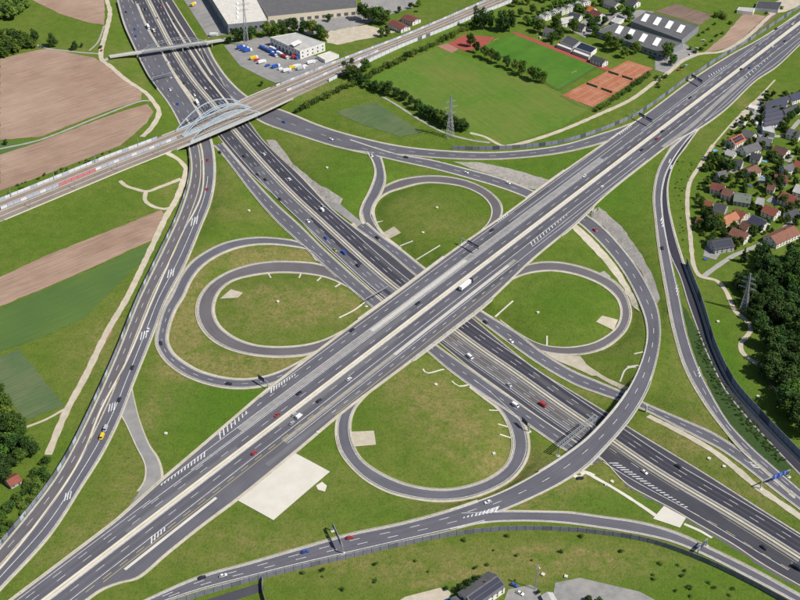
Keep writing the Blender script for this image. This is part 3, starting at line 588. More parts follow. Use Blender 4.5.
track('path', [(101, 54), (75, 52), (45, 48), (36, 45)], 2.6, M_TRACKG, 'grey lane between the meadow and the upper brown field', dz=.2)
track('path', [(150, 101), (142, 101), (100, 116.5), (40, 140), (0, 149)], 2.4, M_TRACKG, 'grey track between the two brown fields', dz=.24)
track('path', [(104, 26), (98, 42), (89, 51)], 1.8, M_TRACKG, 'thin grey path along the meadow corner', dz=.2)
track('path', [(505, 147), (530, 141), (560, 131), (600, 114), (632, 99), (655, 82), (668, 73), (684, 60), (700, 54), (720, 52), (735, 45.5), (752, 33), (770, 16), (790, 4)], 4.2, M_PATH, 'sandy track between the clay courts and the motorway wall')
track('path', [(470, 133), (485, 137), (500, 145), (508, 147)], 3.0, M_PATH, 'sandy path end near the pylon', dz=.2)
track('path', [(381, 96), (395, 104), (420, 120), (445, 133), (470, 140), (490, 143)], 2.4, M_TRACKG, 'grey path along the hedge to the pylon', dz=.21)
track('path', [(713, 145), (706.7, 155), (697, 170), (690, 181.7), (687.5, 195), (687.5, 212), (690, 233), (691.7, 252), (694, 266.7), (700, 276), (716.7, 281), (725, 290), (730, 300), (735, 311), (746, 320.5), (751, 328), (747.5, 335.5), (741, 343), (741.5, 351), (748, 358), (761, 366)], 3.4, M_PATH, 'winding cream footpath between the village and the slip roads')
track('path', [(703, 277), (710, 271.5), (722, 263), (735, 255), (750, 249), (772, 238), (800, 214)], 4.0, M_TRACKG, 'grey village lane joining the winding footpath', dz=.2)
track('path', [(713, 145), (735, 120), (760, 96), (775, 80)], 1.6, M_PATH, 'pale kerb path along the village edge', dz=.2)
track('path', [(762, 367), (772, 385), (785, 402), (805, 430)], 2.6, M_SOILD, 'bare earth path along the wood', dz=.2)
track('path', [(592, 476), (615, 489), (640, 505), (656, 516)], 2.6, M_CONCW, 'straight pale path below the flyover', dz=.25)
track('path', [(684, 524), (700, 531), (712, 538)], 2.4, M_CONCW, 'pale path end right of the concrete apron', dz=.25)
track('path', [(575, 478), (583, 472), (594, 476)], 4.2, M_CONCW, 'pale platform under the end of the flyover', dz=.24)
track('path', [(588, 368), (604, 378.5), (620, 386.5), (631, 392)], 2.6, M_PATH, 'cream verge path beside the far collector road', dz=.25)
track('path', [(648, 416), (680, 432), (712, 450.5), (735, 468), (757, 487), (780, 503), (800, 517), (830, 540)], 4.4, M_SHOULDER, 'wide cream verge along the far collector road at lower right', dz=.3)
track('path', [(763, 94), (756, 106), (752, 118), (770, 135), (785, 135), (800, 120)], 4.0, M_TRACKG, 'grey street bending between the upper village houses', dz=.19)
# drainage chutes (pale short strips on the slopes)
for k, (c, t) in enumerate([([(423, 369), (426, 373), (444, 369)], 'near loop, closest to the bridge'), ([(452, 381), (458, 386), (468, 385)], 'near loop, second from the bridge'), ([(489, 410), (499, 410.5)], 'near loop, third from the bridge'), ([(498, 424), (508, 427)], 'near loop, fourth from the bridge'), ([(500, 434.5), (511, 438)], 'near loop, farthest from the bridge'),
        ([(370, 297), (356, 309), (339, 318)], 'left loop, long one by the gantry'), ([(268, 273), (271, 278)], 'left loop, leftmost'), ([(301, 273), (299, 278)], 'left loop, second'), ([(321, 277), (317, 281)], 'left loop, third'), ([(341, 283), (335, 287)], 'left loop, rightmost'),
        ([(400, 246), (413, 241)], 'far loop, upper one'), ([(416, 260), (440, 245.5)], 'far loop, long one by the bridge'), ([(374, 223), (383, 221)], 'far loop, topmost'), ([(495, 317), (513, 301)], 'right loop, by the bridge'), ([(547, 349), (547, 336)], 'right loop, bottom'), ([(627, 367), (641, 366), (640, 372)], 'flyover bank, upper'), ([(620, 382), (626, 369), (636, 367)], 'flyover bank, bent one'), ([(634, 354), (643, 352)], 'flyover bank, short one')]):
    track('drain_chute', c, 1.1, M_CONCW, 'pale concrete drain chute on the slope of the '+t, dz=.25, kind=None, cat='drain')

# ================================================================== ROAD MARKINGS
abar = np.array([solve(x, y, A.zat) for x, y in A_BAR]); abar[:, 2] = A.C[0, 2]
abar = extend(resample(abar, 12), 150, 150); adir = (abar[-1]-abar[0]); adir /= np.linalg.norm(adir); anrm = np.array([-adir[1], adir[0], 0])
a0 = abar[0].copy()
ALEN = np.linalg.norm(abar[-1]-a0)
def sA(x, y): return float((P(x, y, 0)-a0)@adir)
def aline(off, w=.3, dash=None, s0=0, s1=None, m=None, off1=None, phase=0):
    s1 = ALEN if s1 is None else s1; n = max(2, int((s1-s0)/6)); t = np.linspace(0, 1, n)[:, None]
    A.poly(a0+adir*(s0+(s1-s0)*t)+anrm*(off+((off if off1 is None else off1)-off)*t), w, dash, m, phase=phase)
def astrip(name, o0, o1, s0, s1, m, up=.02):
    n = max(2, int((s1-s0)/6)); t = np.linspace(s0, s1, n)[:, None]; c = a0+adir*t+[0, 0, up]
    return ribbon(name, c+anrm*o1, c+anrm*o0, m, A.o)
OFF0 = 0.7
D18 = (6, 12)
aline(1.9+OFF0, .3); aline(-1.9+OFF0, .3)
aline(5.6+OFF0, .25, D18); aline(-5.6+OFF0, .25, D18)
sm = sA(206, 447)
aline(9.3+OFF0, .25, D18, 0, sm); aline(12.6, .3, None, 0, sA(150, 500))
aline(10.6+OFF0, .35, None, sm-60); aline(-10.6+OFF0, .35)
astrip('paved_strip', 12.6, 17.0, sA(240, 430), sA(600, 158), M_SEP)
aline(17.4, .35, None, sm-40, sA(620, 140)); aline(22.2, .3, (4, 8), sm, sA(500, 228)); aline(12.4, .3, None, sm-20, sA(610, 158))
aline(26.2, .3, None, sA(262, 398), sA(640, 123)); aline(9.4+OFF0, .25, D18, sA(620, 150))
aline(13.6, .3, None, sA(640, 130)); aline(20.5, .3, None, sA(505, 220), sA(640, 125))
aline(-14.2, .3, None, sA(100, 580), sA(520, 262), M_YELLOW); aline(-12.2, .3, (6, 6), sA(60, 600), sA(330, 410), M_YELLOW)
astrip('paved_strip', -16.2, -13.0, sA(290, 445), sA(520, 262), M_SEP)
aline(-17.4, .3, None, sA(290, 445), sA(560, 232)); aline(-20.5, .3, (4, 8), sA(330, 412), sA(520, 265)); aline(-23.4, .3, None, sA(330, 412), sA(500, 282), M_YELLOW)
aline(-14.6, .3, None, sA(540, 250), sA(650, 160)); aline(-17.6, .3, None, sA(560, 235), sA(650, 160)); aline(-10.0+OFF0, .25, D18, sA(620, 160))
astrip('paved_strip', -17.5, -15.6, sA(128, 572), sA(220, 500), M_CONCW)
A.px([(663, 147), (690, 127), (720, 100), (745, 78)], 4.2, strip=M_SEP, up=.02, name='paved_strip')
A.px([(702, 123), (725, 106), (755, 78), (776, 63.5), (800, 41.5)], .35); A.px([(668, 150), (700, 125), (740, 88), (770, 62), (800, 38)], .3)
A.hatch((218, 437), (248, 411), 5.2, 2.0, 8); A.hatch((160, 486), (206, 453), .8, 3.8, 14); A.hatch((270, 391), (296, 374), 4.0, 1.2, 10)
A.hatch((530, 245), (568, 214), 3.8, 1.0, 13); A.hatch((497, 222), (508, 213), 1.0, 3.5, 6); A.hatch((619, 134), (632, 126), 3.5, .8, 7); A.hatch((708, 77), (727, 65), 3.5, 1.0, 8); A.hatch((150, 541), (166, 528), 4.2, 2.0, 5)
A.hatch((772, 55), (745, 78), 1.0, 4.0, 9)
for c_ in (3.7, 7.4, -3.7, -8.0): astrip('worn_lane', OFF0+c_-1.0, OFF0+c_+1.0, 0, ALEN, M_WEAR, .010)
for c_, s0_, ln_ in ((4.1, 210, 90), (8.2, 420, 60), (-3.6, 330, 120), (-8.2, 560, 70), (3.9, 700, 140), (-8.0, 800, 90), (8.1, 900, 80), (-3.7, 1000, 60), (20, 560, 70), (24.3, 640, 50), (-19, 520, 60), (-21, 300, 90)):
    astrip('resurfaced_patch', c_-1.7, c_+1.7, s0_, s0_+ln_, M_PATCH if int(s0_/10) % 3 else M_PATCHL, .014)
# sunken motorway
B_BAR = [(148, 0), (166, 36), (177, 56), (192.7, 80), (214, 105.3), (233, 129), (258.7, 158.7), (294, 196), (319, 219), (346.7, 244.7), (373, 268.5), (398.7, 290), (427, 310), (454.7, 330), (483, 351), (510, 369), (560, 405), (586.7, 423), (618.7, 445), (653, 468.5), (680, 485), (724.7, 511), (768.7, 538), (800, 558)]
bb = np.array([solve(x, y, B.zat) for x, y in catmull(B_BAR, 6)]); bb = extend(resample(bb, 160), 140, 140)
def smooth3(p, k=6):
    for _ in range(k): p = np.vstack([p[:1], (p[:-2]+2*p[1:-1]+p[2:])/4, p[-1:]])
    return p
bb = smooth3(bb); BLEN = arc(bb)[-1]; bS = arc(bb)
for k in range(len(bb)): bb[k, 2] = B.zat(bb[k])
bsv = sidevec(bb)       # left of travel (towards NE when running NW -> SE)
if bsv[80][0] < 0: bsv = -bsv
def bline(off, w=.3, dash=None, s0=0, s1=None, m=None, phase=0, road=B, up=.03):
    s1 = BLEN if s1 is None else s1; k = (bS >= s0) & (bS <= s1); road.poly((bb+bsv*off)[k], w, dash, m, phase, up)
def sB(x, y): p = solve(x, y, B.zat); return float(bS[np.argmin(((bb[:, :2]-p[:2])**2).sum(1))])
def bstrip(name, o0, o1, s0, s1, m, up=.02):
    k = (bS >= s0) & (bS <= s1); c = bb[k]+[0, 0, up]; return ribbon(name, c+bsv[k]*o0, c+bsv[k]*o1, m, B.o)
bstrip('median_strip', -2.2, 2.2, 0, BLEN, M_SHOULDER, .02)
bstrip('worn_carriageway', -14.6, -3.2, sB(262, 164), BLEN, M_ASPH, .015)
for c_ in (4.5, 8.2, 12.0): bstrip('worn_lane', c_-.9, c_+.9, 0, BLEN, M_NEW, .008)
for c_, s0_, ln_ in ((4.5, 260, 80), (8.2, 520, 100), (12, 700, 90), (-5, 640, 90), (-8.6, 760, 60), (-12, 500, 70), (8.2, 900, 60)): bstrip('resurfaced_patch', c_-1.7, c_+1.7, s0_, s0_+ln_, M_PATCH if int(s0_/20) % 2 else M_NEW, .0185)
bstrip('worn_carriageway', -24.5, -14.6, sB(650, 466), BLEN, M_ASPH, .013)
bline(2.7, .3); bline(6.4, .25, D18); bline(10.1, .25, D18); bline(13.9, .35)
bline(-2.8, .3); bline(-6.4, .25, D18); bline(-10.1, .25, D18); bline(-13.7, .35)
bline(-4.6, .22, None, sB(440, 320), BLEN, M_YELLOW); bline(-8.2, .22, None, sB(440, 320), BLEN, M_YELLOW); bline(-12.0, .22, None, sB(440, 320), BLEN, M_YELLOW); bline(-15.6, .22, None, sB(440, 320), sB(600, 432), M_WHITE)
B.px([(159, 0), (172, 22), (186, 44), (204, 72), (222, 96), (240, 118)], 2.0, strip=M_SHOULDER, up=.03, name='median_strip')
B.px([(134, 8), (147, 34), (160, 52), (176, 76), (196, 102)], 2.4, strip=M_SHOULDER, up=.03, name='median_strip')
B.px([(166, 2), (178, 22), (192, 44), (212, 75)], 1.6, strip=M_SHOULDER, up=.035, name='median_strip')
B.hatch((612, 462), (688, 508), 4.2, 1.2, 20); B.px([(603, 462), (640, 484), (690, 511), (740, 541), (800, 577)], .35); B.px([(690, 511), (720, 527), (760, 552), (800, 575)], .3, (6, 6), M_YELLOW)
# collectors
for r_, f in ((SWC, (0, 1)), (NEC, (0, 1))):
    r_.line('L', .6, .3); r_.line('R', .6, .3); r_.line('F', .5, .28, (4, 8))
C.line('L', .5, .3); C.line('R', .5, .35); C.line('F', .73, .4, None, (.48, 1)); C.line('F', .40, .35, None, (.42, 1)); C.line('F', .43, .3, None, (.42, 1), M_YELLOW); C.line('F', .6, .25, D18, (0, .42)); C.line('F', .2, .25, D18)
C.px([(186, 118), (199, 140), (203, 160), (201, 195), (180, 238), (153.5, 297), (126, 362), (100.5, 410), (84.5, 450), (67, 481), (37, 523), (0, 568), (-22, 590)], 1.7, strip=M_SHOULDER, up=.03, name='median_strip')
def lane_paint_brown():
    i = C.fr > .45; ribbon('old_carriageway', (C.L+C.d*1.2)[i], (C.L+(C.R-C.L)*.42)[i], M_BROWN, C.o, dz=.018)
lane_paint_brown()
for (x, y) in [(190.5, 222), (167, 274), (140, 336), (108, 408), (64, 497)]:
    for k in range(3): C.quad([(x+k*2.6, y+4-k*1.0), (x+1.0+k*2.6, y+4-k*1.0), (x+2.6+k*2.6, y-4-k*1.0), (x+1.6+k*2.6, y-4-k*1.0)])
for r_ in (D,): r_.line('L', .6, .3); r_.line('R', .6, .3); r_.line('F', .5, .28, D18)
EG.line('L', .5, .35); EG.line('R', .5, .35); EG.line('F', .5, .3, (6, 12), (.02, 1))
for r_ in (T, LL, S_, RL): r_.line('L', .5, .28); r_.line('R', .5, .28)
MR.line('L', .5, .28); MR.line('R', .5, .28); MR.line('F', .5, .25, (4, 8), (.5, 1)); FR.line('L', .5, .28); FR.line('R', .5, .28)
R1.line('L', .6, .3); R1.line('R', .6, .4); R1.line('F', .5, .25, D18, (.6, 1)); R2.line('L', .7, .35); R2.line('R', .8, .35)
for (x, y) in [(668.5, 164), (660.5, 222), (675.5, 290), (697.5, 372)]:
    for k in range(3): R1.quad([(x+k*.7-.2, y+k*3.0-1), (x+1.0+k*.7, y+k*3.0-1.2), (x+2.4+k*.7, y+k*3.0-5.0), (x+1.4+k*.7, y+k*3.0-5.0)])
H.line('L', .5, .35); H.line('R', .7, .4); H.line('F', .33, .3, D18); H.line('F', .64, .3, D18)
I.line('L', .5, .3); I.line('R', .5, .35); H.hatch((462, 518), (498, 509), .6, 4.2, 9, slant=.8); EG.hatch((478, 514), (499, 508.5), 1.0, 4.0, 6)
NEC.hatch((750, 462), (757, 468), 1.2, 3.0, 5)
RLIN = RW
for off in (.16, .22, .40, .46, .66, .72, .86, .92): RW.line('F', off, .22, m=M_STEELD)
for off in (.09, .31, .56, .79): RW.line('F', off, .7, m=M_CONC)
for r_ in ROADS.values(): r_.finish()

# ================================================================== BRIDGES
def sub_range(r, f0, f1): return np.nonzero((r.fr >= f0) & (r.fr <= f1))[0]
def abutment(root, r, f, depth, th):
    i = int(np.argmin(abs(r.fr-f))); o0 = np.array(root.location); a, b = r.Lo[i], r.Ro[i]; t = r.tangent(r.C[i]); t3 = np.array([t[0], t[1], 0])*1.0
    vs = []
    for q in (a-t3, a+t3, b+t3, b-t3): vs += [q+[0, 0, -th-depth]-o0, q+[0, 0, -th+.05]-o0]
    obj('abutment', vs, [(0, 1, 3, 2), (2, 3, 5, 4), (4, 5, 7, 6), (6, 7, 1, 0), (1, 7, 5, 3), (0, 2, 4, 6)], M_CONC, root)
def pier(root, p, half, dirv, z0, z1, r=.55, n=3):
    o0 = np.array(root.location)
    for k in np.linspace(-half, half, n):
        q = np.array([p[0]+dirv[0]*k, p[1]+dirv[1]*k, 0])
        MB().bar(q+[0, 0, z0]-o0, q+[0, 0, z1]-o0, r, 8).build('pier', M_CONC, root)
brA = A.girder(.344, .42, 'motorway_bridge', 'wide concrete bridge carrying the grey motorway over the sunken one', 1.6)
for f in (.345, .419): abutment(brA, A, f, 6.5, 1.6)
pc = np.array([(abar[0]+adir*((abar[-1]-abar[0])@adir)*.0)])  # median reference
cB = bb[np.argmin(((bb[:, :2]-solve(427, 312, zB)[:2])**2).sum(1))]
pier(brA, cB, 24, (-adir[1], adir[0]), cB[2]-.4, -1.5, .6, 7)
oA = np.array(brA.location)
for k in sub_range(A, .346, .418)[::4]: MB().bar(A.Ro[k]+A.d[k]*.2-oA, A.Ro[k]+A.d[k]*.2+[0, 0, 3.6]-oA, .12).build('fence_post', M_STEELD, brA)
astrip('kerb_strip', -15.9, -13.4, sA(385, 350), sA(500, 262), M_CONC, .05); astrip('kerb_strip', 13.2, 16.6, sA(380, 335), sA(470, 262), M_CONC, .05)
brE = A.girder(.500, .547, 'motorway_bridge', 'short concrete bridge carrying the grey motorway over the diving ramp', 1.3)
for f in (.503, .544): abutment(brE, A, f, 6, 1.3)
brG = EG.girder(.735, .902, 'flyover_bridge', 'curved concrete flyover spanning the sunken motorway at lower right', 1.4)
for f in (.736, .90): abutment(brG, EG, f, 6, 1.4)
for x, y in ((600, 436), (642, 402), (570, 456)):
    p = EG.at(x, y); t = EG.tangent(p); pier(brG, p, 3.5, (-t[1], t[0]), zB(p)-1.0, p[2]-1.3, .6, 2)
brR = RW.girder(.338, .488, 'railway_bridge', 'railway bridge with pale blue arches over the sunken motorway', 1.5, rail=False)
for f in (.339, .487): abutment(brR, RW, f, 6, 1.5)
orr = np.array(brR.location)
for f in (.357, .442):
    i = int(np.argmin(abs(RW.fr-f)))
    pier(brR, RW.C[i], 11, RW.d[i][:2], zB(RW.C[i])-1, .3, .6, 4)
def arch_rib(root, A_, B_, h, m, o0, depth=1.0, hang=12, lean=0, hm=None):
    A_ = np.array(A_); B_ = np.array(B_); t = np.linspace(0, 1, 25); rib = np.array([A_+(B_-A_)*u+[0, 0, 4*h*u*(1-u)] for u in t])-o0
    mb = MB()
    for a, b in zip(rib[:-1], rib[1:]): mb.bar(a, b, depth*.5)
    mb.build('arch', m, root)
    MB().bar(A_-o0+[0, 0, .2], B_-o0+[0, 0, .2], .75).build('tie_beam', m, root)
    hb = MB()
    for k in range(1, hang):
        u = k/hang; base = A_+(B_-A_)*u-o0
        for du in (-.06, .06):
            v = np.clip(u+du, .04, .96); top = A_+(B_-A_)*v+[0, 0, 4*h*v*(1-v)]-o0; hb.bar(base, top, .07)
    hb.build('hangers', hm or m, root)['kind'] = 'stuff'
    return rib
i0, i1 = [int(np.argmin(abs(RW.fr-f))) for f in (.357, .442)]
ribs = [arch_rib(brR, RW.L[i0]+(RW.R[i0]-RW.L[i0])*q+[0, 0, .5], RW.L[i1]+(RW.R[i1]-RW.L[i1])*q+[0, 0, .5], 13.5, M_BLUEST, orr) for q in (.03, .45, .55, 1.0)]
xb = MB()
for a, b in ((0, 1), (2, 3)):
    for k in (8, 12, 16): xb.bar(ribs[a][k], ribs[b][k], .22)
xb.build('cross_brace', M_BLUEST, brR)['kind'] = 'stuff'
# footbridge
fz_ = 2.2; FA, FB = P(135, 52.5, fz_), P(213, 41, fz_); ft = (FB-FA)/np.linalg.norm(FB-FA); fnn = np.array([-ft[1], ft[0], 0])
fb = empty('footbridge', (FA+FB)/2); tag(fb, 'slim arched bridge over the motorway at the top left', 'bridge'); fo = np.array(fb.location)
def slab(nm, A_, B_, w, z0, z1, m, root, o0):
    t = (B_-A_)/np.linalg.norm(B_-A_); n = np.array([-t[1], t[0], 0])*w/2; vs = []
    for q in (A_-n, B_-n, B_+n, A_+n): vs.append(q+[0, 0, z0]-o0)
    for q in (A_-n, B_-n, B_+n, A_+n): vs.append(q+[0, 0, z1]-o0)
    return obj(nm, vs, [(3, 2, 1, 0), (4, 5, 6, 7), (0, 1, 5, 4), (1, 2, 6, 5), (2, 3, 7, 6), (3, 0, 4, 7)], m, root)
slab('deck', FA-ft*26, FB+ft*22, 5.5, -1.1, 0, M_CONC, fb, fo)
for sg in (-1, 1):
    A1_, B1_ = FA+ft*7+fnn*sg*2.6, FB-ft*7+fnn*sg*2.6; arch_rib(fb, A1_, B1_, 8.5, M_STEEL, fo, .55, 14)
    mb = MB(); q0, q1 = FA-ft*26+fnn*sg*2.6-fo, FB+ft*22+fnn*sg*2.6-fo
    for h in (.6, 1.2): mb.bar(q0+[0, 0, h], q1+[0, 0, h], .06)
    mb.build('railing', M_STEEL, fb)
for u in (.02, .34, .6, .98): pier(fb, FA+(FB-FA)*u, 1.4, fnn[:2], zB(FA)-2, fz_-1, .45, 2)

# ================================================================== BARRIERS AND GUARDRAILS
def barrier(C, label, h=.9, w_=.62, m=None, name='concrete_barrier'):
    sv = sidevec(C); vs = []; o0 = C[len(C)//2].copy()
    for c, s in zip(C, sv):
        for o_, z in ((-w_/2, -.2), (-w_*.24, h), (w_*.24, h), (w_/2, -.2)): vs.append(c+s*o_+[0, 0, z]-o0)
    n = len(C); fs = [(4*i+j, 4*i+j+1, 4*i+5+j, 4*i+4+j) for i in range(n-1) for j in range(3)]
    return tag(obj(name, vs, fs, m or M_CONCW, loc=o0), label, 'barrier', 'concrete median barriers')
aB = a0+adir*np.linspace(0, ALEN, 180)[:, None]+anrm*OFF0; aB[:, 2] = A.C[0, 2]
barrier(aB+anrm*1.15, 'white concrete barrier on the far side of the upper motorway median'); barrier(aB-anrm*1.15, 'white concrete barrier on the near side of the upper motorway median')
astrip('median_strip', OFF0-.85, OFF0+.85, 0, ALEN, M_SHOULDER, .025)
bbz = bb.copy(); barrier(bbz+bsv*1.3, 'pale concrete barrier on the far side of the sunken motorway median'); barrier(bbz-bsv*1.3, 'pale concrete barrier on the near side of the sunken motorway median')
cm = np.array([C.at(x, y) for x, y in catmull([(203, 160), (201, 195), (180, 238), (153.5, 297), (126, 362), (100.5, 410), (84.5, 450), (67, 481), (37, 523), (0, 568), (-22, 590)], 8)])
barrier(cm, 'pale barrier along the middle of the left slip road', .8, .5)
def guardrail(C, label):
    C = np.array(C); o0 = C[len(C)//2].copy(); root = empty('guardrail', o0); tag(root, label, 'guardrail', 'steel guardrails')
    q = C-o0; b1, b2 = q+[0, 0, .45], q+[0, 0, .78]; sv = sidevec(C)*.06
    n = len(q); vs = np.stack([b1, (b1+b2)/2+sv, b2], 1).reshape(-1, 3); vs2 = np.stack([b2, (b1+b2)/2-sv, b1], 1).reshape(-1, 3)
    fs = [(3*i+j, 3*i+3+j, 3*i+4+j, 3*i+j+1) for i in range(n-1) for j in range(2)]
    MB().add(vs, fs).add(vs2, fs).build('rail_beam', M_STEEL, root)
    pm = MB()
    for p in resample(q, max(2, int(arc(q)[-1]/4))): pm.box(p[0]-.07, p[0]+.07, p[1]-.07, p[1]+.07, p[2]-.3, p[2]+.75)
    pm.build('posts', M_STEEL, root)['kind'] = 'stuff'
def rail_at(r, side, f0, f1, what, o=.7):
    i = sub_range(r, f0, f1); guardrail((r.L-r.d*o if side == 'L' else r.R+r.d*o)[i], 'steel guardrail along '+what)
rail_at(A, 'R', .12, .20, 'the near edge of the upper motorway at lower left'); rail_at(A, 'L', .12, .2, 'the far edge of the upper motorway at lower left')
rail_at(C, 'R', .5, .95, 'the right edge of the left slip road'); rail_at(S_, 'R', .2, .85, 'the outer edge of the near loop'); rail_at(S_, 'L', .2, .85, 'the inner edge of the near loop')
rail_at(LL, 'R', .2, .8, 'the outer edge of the left loop'); rail_at(RL, 'R', .15, .8, 'the outer edge of the right loop'); rail_at(T, 'R', .15, .55, 'the outer edge of the far loop')
rail_at(MR, 'R', .1, .85, 'the outer edge of the ring ramp'); rail_at(R1, 'R', .42, .98, 'the right edge of the grey right slip road'); rail_at(R1, 'L', .1, .8, 'the left edge of the grey right slip road')
rail_at(H, 'L', .2, .95, 'the far edge of the bottom road'); rail_at(H, 'R', .2, .95, 'the near edge of the bottom road'); rail_at(I, 'L', .2, .95, 'the far edge of the lower right slip road'); rail_at(EG, 'L', .5, .73, 'the outer edge of the rising ramp'); rail_at(EG, 'R', .5, .73, 'the inner edge of the rising ramp')
rail_at(NEC, 'R', .3, .95, 'the far edge of the far collector road'); rail_at(B, 'R', .2, .45, 'the far edge of the sunken motorway above the bridge'); rail_at(B, 'R', .55, .9, 'the far edge of the sunken motorway below the bridge'); rail_at(SWC, 'L', .05, .6, 'the near edge of the near collector road'); rail_at(D, 'R', .3, .8, 'the near edge of the slip road by the sports ground')

# ================================================================== NOISE WALLS
PANEL = {}
def panel_mesh(L, h, m):
    k = (round(L, 1), h, m.name)
    if k not in PANEL:
        mb = MB().box(-L/2+.06, L/2-.06, -.09, .09, 0, h)
        for z in np.arange(.5, h, .5): mb.box(-L/2+.08, L/2-.08, -.12, .12, z-.04, z+.04)   # cassette joints
        PANEL[k] = mb.mesh('panel', m)
    return PANEL[k]
M_NW = [mat('wall_panel_grey', (.20, .205, .235), .7, (.155, .16, .19), scale=.3), mat('wall_panel_pale', (.40, .44, .52), .6, (.34, .38, .46), scale=.3), mat('wall_panel_violet', (.085, .085, .145), .6), mat('wall_panel_white', (.62, .64, .68), .6, (.54, .56, .6), scale=.2), mat('wall_panel_red', (.50, .16, .18), .7), mat('wall_panel_slate', (.15, .155, .18), .7, (.12, .12, .14), scale=.3), mat('wall_panel_blue', (.21, .225, .275), .5)]
def noise_wall(C, label, h, L, pick, post=M_STEELD, name='noise_wall', cap=None, sink=.4):
    C = np.array(C, float); tot = arc(C)[-1]; n = max(2, int(round(tot/L))); q = resample(C, n+1); o0 = q[n//2].copy(); root = empty(name, o0); tag(root, label, 'noise barrier')
    pm = MB()
    for k in range(n):
        a, b = q[k]-o0, q[k+1]-o0; d = b-a; Lk = np.linalg.norm(d[:2]); o = link('panel', panel_mesh(round(tot/n, 1), h, M_NW[pick(k, n)]), root); c = (a+b)/2
        o.location = (c[0], c[1], min(a[2], b[2])-sink); o.rotation_euler = (0, 0, math.atan2(d[1], d[0])); o.scale = (Lk/round(tot/n, 1), 1, 1)
    for p in q-o0: pm.box(p[0]-.16, p[0]+.16, p[1]-.16, p[1]+.16, p[2]-sink, p[2]-sink+h+.15)
    pm.build('posts', post, root)['kind'] = 'stuff'; return root
def terr_line(pxs): return np.array([gp(x, y) for x, y in catmull(pxs, 8)])
i = sub_range(C, .43, .985); noise_wall((C.Lo-C.d*1.2)[i], 'pale and dark panelled noise wall on the left side of the left slip road', 3.4, 6, lambda k, n: (6, 0, 6, 1, 6, 5, 2, 6, 6, 1, 0)[(k*7) % 11])
noise_wall(terr_line([(452, 149.5), (480, 150), (510, 149), (560, 143.5), (600, 131.5), (633, 117.5), (647, 109), (672, 91), (686, 80.5), (697, 74), (716, 61), (747, 42.5), (779, 21.5), (800, 7.5), (825, -10)]), 'blue grey panelled noise wall along the sports ground and motorway', 4.2, 6, lambda k, n: (6, 6, 0, 6, 2, 6, 5)[(k*3) % 7])
noise_wall(terr_line([(150, 612), (200, 596.5), (250, 582), (300, 569.5), (350, 558), (400, 546.5), (450, 536.5), (500, 531), (550, 530.5), (600, 534.5), (650, 543), (700, 560.5), (750, 584), (790, 606), (830, 628)]), 'long dark grey panelled noise wall along the bottom road', 4.0, 5, lambda k, n: 0 if k % 9 else 5)
noise_wall(terr_line([(263, 580), (262, 590), (268, 612)]), 'short dark noise wall turning off at the bottom edge', 3.5, 5, lambda k, n: 0)
k_ = float(R2.fr[np.argmin(((R2.C[:, :2]-R2.at(680, 268)[:2])**2).sum(1))]); i = sub_range(R2, k_, .995); noise_wall((R2.Ro+R2.d*.9)[i], 'tall blue grey noise wall along the dark right slip road', 6.0, 5, lambda k, n: 2 if (k*5) % 9 in (0, 4) else 6)
i = sub_range(RW, .16, .335); noise_wall((RW.L+RW.d*1.0)[i], 'white noise wall on the far side of the railway at left', 3.0, 6, lambda k, n: 3 if k % 5 else 1)
i = sub_range(RW, .16, .352); noise_wall((RW.C-RW.d*.6)[i], 'white and pink noise wall between the tracks at left', 2.8, 6, lambda k, n: 4 if 9 <= k <= 14 else (1 if k % 3 else 3))
i = sub_range(RW, .49, .83); noise_wall((RW.L+RW.d*1.0)[i], 'pale noise wall on the far side of the railway at right', 2.2, 6, lambda k, n: 1 if k % 3 else 3)
i = sub_range(RW, .535, .85); noise_wall((RW.Ro+RW.d*.5)[i], 'white noise wall on the near side of the railway above the hedge', 3.6, 6, lambda k, n: 3 if k not in (2, 4, 5, 22, 24) else 5)
i = sub_range(C, .12, .33); noise_wall((C.Lo-C.d*.8)[i], 'dark noise wall left of the motorway above the railway', 3.0, 6, lambda k, n: 0)
i = sub_range(RW, .49, .63); noise_wall((RW.C+RW.d*1.0)[i], 'pale noise wall between the tracks right of the arch bridge', 2.2, 6, lambda k, n: 1 if k % 4 else 3)
# low retaining walls along the rail shoulders
i = sub_range(RW, .16, .335); tag(barrier((RW.Ro+RW.d*.4)[i], '', .5, .5), 'pale kerb wall on the near edge of the left railway bed', 'kerb', 'railway kerbs')

# ================================================================== CATENARY MASTS, PYLONS, MAST
def catenary(f, sd, txt):
    k = int(np.argmin(abs(RW.fr-f))); base = (RW.L[k]+RW.d[k]*1.8) if sd == 'L' else (RW.R[k]-RW.d[k]*1.4); dv = RW.d[k]*(1 if sd == 'L' else -1)
    root = empty('catenary_mast', base); tag(root, txt, 'mast', 'railway catenary masts')
    MB().box(-.17, .17, -.17, .17, -.4, 8.2).build('pole', M_STEEL, root)
    MB().bar((0, 0, 6.6), (dv[0]*3.4, dv[1]*3.4, 6.2), .07).bar((0, 0, 7.8), (dv[0]*3.4, dv[1]*3.4, 6.3), .06).build('arm', M_STEEL, root)
_U = ['', 'first', 'second', 'third', 'fourth', 'fifth', 'sixth', 'seventh', 'eighth', 'ninth', 'tenth', 'eleventh', 'twelfth', 'thirteenth', 'fourteenth', 'fifteenth', 'sixteenth', 'seventeenth', 'eighteenth', 'nineteenth']
_T = ['', '', 'twent', 'thirt', 'fort', 'fift', 'sixt', 'sevent', 'eight', 'ninet']
ORD = [_U[n] if n < 20 else (_T[n//10]+'ieth' if n % 10 == 0 else _T[n//10]+'y-'+_U[n % 10]) for n in range(1, 100)]+['one hundred and '+(_U[n] if n < 20 else _T[n//10]+('ieth' if n % 10 == 0 else 'y-'+_U[n % 10])) for n in range(1, 60)]
